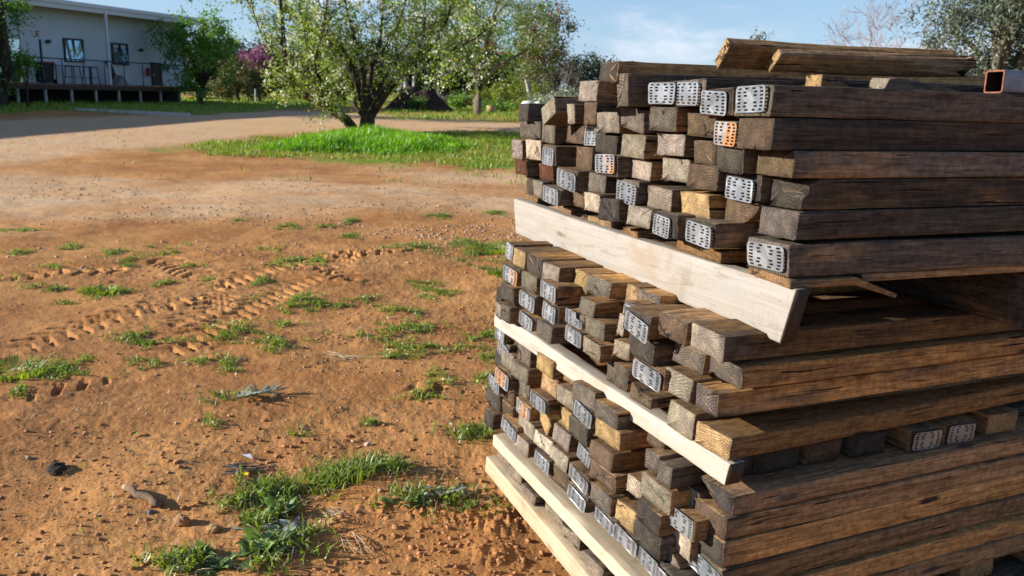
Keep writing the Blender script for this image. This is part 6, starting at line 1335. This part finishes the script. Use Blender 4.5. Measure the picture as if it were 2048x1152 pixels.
# single things lying on the earth
def rock_obj(name, x, y, s, colr, label, cat, seed, squash=.8):
    import bmesh
    bm = bmesh.new(); bmesh.ops.create_icosphere(bm, subdivisions=3, radius=1.0); rr = np.random.default_rng(seed)
    ph = rr.uniform(0, 9, 3)
    for v in bm.verts:
        c = v.co.copy(); k = fbm(np.array([c.x * 1.7 + ph[0]]), np.array([c.y * 1.7 + c.z * 1.3 + ph[1]]), 4, seed)[0]
        v.co = c * (.62 + .75 * k); v.co.z *= squash
    me = bpy.data.meshes.new(name); bm.to_mesh(me); bm.free(); o = link(bpy.data.objects.new(name, me)); me.materials.append(plain(name + '_surface', colr, .9, 0, .35, 30, .6))
    o.scale = (s, s * .8, s); o.location = (x, y, gz(x, y) + s * .35 * squash); o.rotation_euler = (0, 0, rr.uniform(0, 6)); tag(o, label, cat); return o
rock_obj('stone', -1.117, 2.63, .030, (.36, .20, .09), 'ochre brown stone with a dark side in the lower corner of bare earth', 'stone', 1)
rock_obj('stone', -.99, 2.585, .026, (.50, .30, .12), 'yellowish stone at the edge of the broad leaved weed', 'stone', 2, .6)
rock_obj('stone', -1.25, 2.69, .016, (.22, .19, .19), 'small flat grey stone in front of the broken stick', 'stone', 3, .5)
rock_obj('stone', -1.10, 2.25, .022, (.36, .33, .31), 'smooth grey stone at the very bottom of the bare earth', 'stone', 4, .7)
rock_obj('bark_chunk', -1.735, 2.98, .042, (.05, .036, .028), 'charred black chunk of bark lying alone on the earth', 'bark', 5, .55)
rock_obj('stone', -.60, 3.36, .018, (.55, .40, .36), 'pinkish pebble above the middle grass tuft', 'stone', 6, .7)
def stick():
    a = Vector((-1.385, 2.80, 0)); b = Vector((-1.225, 2.725, 0)); P = []
    for k in range(7):
        t = k / 6; p = a.lerp(b, t); P.append(Vector((p.x + .006 * math.sin(k * 2.1), p.y + .005 * math.cos(k * 1.7), gz(p.x, p.y) + .016 + .003 * math.sin(k * 3))))
    root = MB().tube(P, [.012, .013, .0125, .0155, .0135, .014, .0145], 10).build('broken_stick', bark_mat('stick_bark', (.055, .036, .022), (.20, .135, .085)), None, True); tag(root, 'short thick broken stick lying on the bare earth', 'stick')
    MB().tube([P[0] + (P[0] - P[1]) * .4, P[0] + (P[0] - P[1]) * .02], [.009, .0122], 10).build('snapped_end', plain('fresh_wood', (.48, .30, .16), .8), root)
stick()
def dead_twigs(x, y, L, n, ang, label, seed, mat, rad=.0035):
    rr = np.random.default_rng(seed); mb = MB()
    for k in range(n):
        a = ang + rr.normal(0, .22); l_ = L * rr.uniform(.45, 1); x0 = x + rr.normal(0, L * .12); y0 = y + rr.normal(0, L * .12); P = []
        for i in range(5):
            t = i / 4 - .3; px = x0 + math.cos(a) * l_ * t; py = y0 + math.sin(a) * l_ * t; P.append((px, py, gz(px, py) + .008 + .012 * rr.random()))
        mb.tube(P, [rad, rad, rad * .8, rad * .6, rad * .3], 5, False)
    o = mb.build('dead_twigs', mat); tag(o, label, 'twigs'); return o
M_TWIG = bark_mat('dead_twig_grey', (.14, .12, .10), (.34, .30, .25))
dead_twigs(-1.05, 3.02, .20, 9, .35, 'grey dead twigs lying beside the yellow flowered weed', 1, M_TWIG)
dead_twigs(-.975, 4.59, .26, 8, -.15, 'pale straw stalks on the earth between the weed mats', 2, plain('straw', (.50, .40, .26), .8), .0022)
dead_twigs(-.62, 2.72, .13, 9, -.5, 'thin dry straws on the earth between the weeds and the pallet', 3, bpy.data.materials['straw'], .0013)
dead_twigs(-.50, 2.52, .14, 6, -1.0, 'long bent dry stalks on the loose earth at the bottom', 4, bpy.data.materials['straw'], .0014)
dead_twigs(-.72, 2.44, .10, 6, .45, 'pale dry leaf stalks under the largest broad leaved weed', 5, bpy.data.materials['straw'], .0022)
# silver leaved cut sprig
def sprig(x, y, L, ang, n, mat, name, label, cat, seed, lw=.022, ll=.075, rise=.008):
    rr = np.random.default_rng(seed); root = empty(name, (x, y, gz(x, y))); tag(root, label, cat); mb = MB(); V = []; F = []; vv = []
    P = [Vector((math.cos(ang) * L * t, math.sin(ang) * L * t, .012 + rise * math.sin(t * 2.6))) for t in np.linspace(0, 1, 7)]
    mb.tube(P, [.003, .003, .0028, .0025, .002, .0015, .001], 5, False); mb.build('stem', M_TWIG, root)
    for k in range(n):
        t = rr.random(); p = P[0].lerp(P[-1], t); p.z += rise * .6; a = ang + rr.normal(0, .9); l_ = ll * rr.uniform(.6, 1.2); d = Vector((math.cos(a), math.sin(a), rr.uniform(-.1, .55))).normalized(); s_ = d.cross(Vector((rr.normal(0, .5), rr.normal(0, .5), 1))).normalized(); up = s_.cross(d)
        b = len(V); w_ = lw * rr.uniform(.7, 1.2)
        V += [p, p + d * l_ * .35 + s_ * w_ * .5 + up * .004, p + d * l_ * .7 + s_ * w_ * .4 + up * .003, p + d * l_, p + d * l_ * .7 - s_ * w_ * .4 + up * .003, p + d * l_ * .35 - s_ * w_ * .5 + up * .004]
        F += [(b, b + 1, b + 5), (b + 1, b + 2, b + 4), (b + 1, b + 4, b + 5), (b + 2, b + 3, b + 4)]; vv += [rr.random()] * 4
    np_mesh('leaves', np.array([list(v) for v in V]), [np.array(F)], mat, root, False, {'v': ('FACE', vv)}); return root
sprig(-1.31, 3.80, .20, .55, 44, LF_SILV, 'cut_sprig', 'cut sprig of long silvery leaves dropped on the bare earth', 'sprig', 3, .014, .085)
sprig(-.33, 2.84, .16, .15, 26, LF_SILV, 'weed', 'weed with pale silvery leaves close to the pallet beam', 'weed', 4, .02, .05)
# broad leaved weeds, each a plant of its own
LF_BROAD = leaf_mat('broad_weed', (.075, .14, .035), (.27, .38, .11), .35)
def rosette(x, y, R_, n, label, seed, lw=.022, hgt=.06, name='weed', mat=None, flower=None):
    rr = np.random.default_rng(seed); root = empty(name, (x, y, gz(x, y))); tag(root, label, 'weed'); V = []; F = []; vv = []
    for k in range(n):
        a = rr.uniform(0, 6.283); l_ = R_ * rr.uniform(.45, 1.15); el = rr.uniform(.05, 1.1); ox, oy = rr.normal(0, R_ * .28, 2)
        p = Vector((ox, oy, .004)); d = Vector((math.cos(a) * math.cos(el), math.sin(a) * math.cos(el), math.sin(el) * hgt / .06)); s_ = Vector((-math.sin(a), math.cos(a), 0)); w_ = lw * rr.uniform(.6, 1.25)
        b = len(V); nn = 5
        for i in range(nn + 1):
            t = i / nn; wt_ = w_ * (math.sin(math.pi * min(1, t * .9 + .08)) ** .8) * (1 + (.35 if i % 2 else -.15)); c = p + d * l_ * t - Vector((0, 0, l_ * .45 * t * t))
            c.z = max(c.z, .004); V += [c - s_ * wt_ * .5 + Vector((0, 0, .003)), c, c + s_ * wt_ * .5 + Vector((0, 0, .003))]
        q0 = rr.random()
        for i in range(nn):
            o_ = b + i * 3; F += [(o_, o_ + 1, o_ + 4, o_ + 3), (o_ + 1, o_ + 2, o_ + 5, o_ + 4)]; vv += [q0, q0]
    np_mesh('leaves', np.array([list(v) for v in V]), [np.array(F)], mat or LF_BROAD, root, False, {'v': ('FACE', vv)})
    if flower:
        fx, fy, fz = flower; mb = MB().tube([(fx * .3, fy * .3, 0), (fx * .8, fy * .8, fz * .7), (fx, fy, fz)], .0016, 5, False); mb.build('flower_stalk', LF_GRASSM, root)
        mbf = MB()
        for k in range(14):
            a = k * 6.283 / 14; d = Vector((math.cos(a), math.sin(a), .35)); s_ = Vector((-math.sin(a), math.cos(a), 0)) * .0032; c = Vector((fx, fy, fz)); mbf.add([c, c + d * .008 + s_, c + d * .017, c + d * .008 - s_], [(0, 1, 2, 3)])
        mbf.build('yellow_flower', plain('yellow_petal', (.80, .58, .02), .6, 0, .05), root)
    return root
LF_GRASSM = plain('green_stalk', (.10, .16, .04), .7)
def tuft(x, y, R_, n, h, label, seed, wd=.0055, mat=None):
    rr = np.random.default_rng(seed); a = rr.uniform(0, 6.283, n); q_ = np.sqrt(rr.random(n)); XY = np.stack([x + np.cos(a) * q_ * R_, y + np.sin(a) * q_ * R_ * .8], 1)
    root = empty('grass_tuft', (x, y, gz(x, y))); tag(root, label, 'grass tuft'); blades('grass_blades', XY, h, wd, mat or LF_WEED, .75, seed, .5, root, (x, y, gz(x, y))); return root
rosette(-.80, 2.47, .10, 46, 'largest broad leaved weed, lobed grey green leaves at the bottom', 11, .030, .07)
rosette(-.745, 2.545, .10, 30, 'grey green weed with long leaves trailing towards the pallet', 12, .020, .05, mat=LF_SILV)
rosette(-.90, 2.83, .075, 60, 'green weed with one open yellow flower', 13, .013, .09, flower=(-.075, .05, .075))
rosette(-.81, 2.70, .075, 46, 'leafy upright weed between the yellow flower and the largest weed', 14, .014, .10)
rosette(-.845, 2.62, .06, 34, 'small grey weed just above the largest broad leaved weed', 15, .012, .06, mat=LF_SILV)
rosette(-.985, 2.415, .075, 40, 'bright round leaved weed beside the largest broad leaved weed', 16, .016, .05)
rosette(-.90, 2.37, .07, 34, 'clover like weed at the lower edge of the bare earth', 17, .014, .05)
rosette(-.30, 2.80, .055, 20, 'sparse upright weed next to the silvery weed near the pallet', 18, .010, .09)
rosette(-.43, 2.80, .03, 12, 'tiny round leaved seedling on the earth before the pallet', 19, .016, .05)
rosette(-.365, 2.79, .04, 18, 'narrow seedling between the round leaved seedling and the upright weed', 20, .008, .08)
for k, (x, y, R_, n, h, lab) in enumerate(((-.80, 2.93, .07, 90, .075, 'grass tuft behind the yellow flowered weed'), (-.70, 2.93, .085, 150, .10, 'grass tuft in the middle of the green row'), (-.60, 3.0, .09, 190, .11, 'tallest grass tuft of the green row'), (-.53, 3.10, .07, 130, .085, 'rounded grass tuft at the far side of the green row'), (-.46, 3.06, .075, 110, .08, 'grass tuft ending the green row towards the pallet'), (-.665, 2.86, .06, 60, .06, 'short grass tuft in front of the green row'),
                                             (-.90, 2.75, .06, 60, .06, 'small grass tuft mixed with the yellow flowered weed'), (-.13, 3.50, .07, 110, .085, 'grass tuft touching the foot of the timber stack'), (-.25, 8.0, .26, 420, .11, 'bright green tuft beside the middle tier far end'), (-.10, 6.95, .11, 150, .09, 'small bright green tuft close to the rusty plate'), (-2.97, 5.83, .13, 210, .085, 'bright grass tuft alone near the tyre marks'), (-2.62, 4.12, .22, 420, .075, 'wide grass patch by the tyre ruts'))):
    tuft(x, y, R_, int(n * (.55 if y < 4 else .85)), h * (.62 if y < 4 else .5), lab, 200 + k, .0048 if y < 4 else .009, LF_WEED if k < 8 else LF_LAWN)
for k, (x, y, lab) in enumerate(((-.40, 3.12, 'dead leaf curled near the grass tuft by the pallet'), (-1.60, 3.35, 'green and yellow fallen leaf on the bare earth'), (-1.05, 3.15, 'pale scrap of plastic wrap on the earth'))):
    mb = MB(); mb.add([(-.03, 0, .004), (0, .014, .012), (.034, .004, .008), (.004, -.014, .014)], [(0, 3, 2, 1)]); o = mb.build(('fallen_leaf', 'fallen_leaf', 'plastic_scrap')[k], plain(('dead_leaf', 'yellow_leaf', 'clear_wrap')[k], ((.20, .15, .10), (.30, .32, .05), (.45, .48, .52))[k], .6)); o.location = (x, y, gz(x, y) + .003); o.rotation_euler = (0, 0, k * 1.3); tag(o, lab, ('leaf', 'leaf', 'scrap')[k])
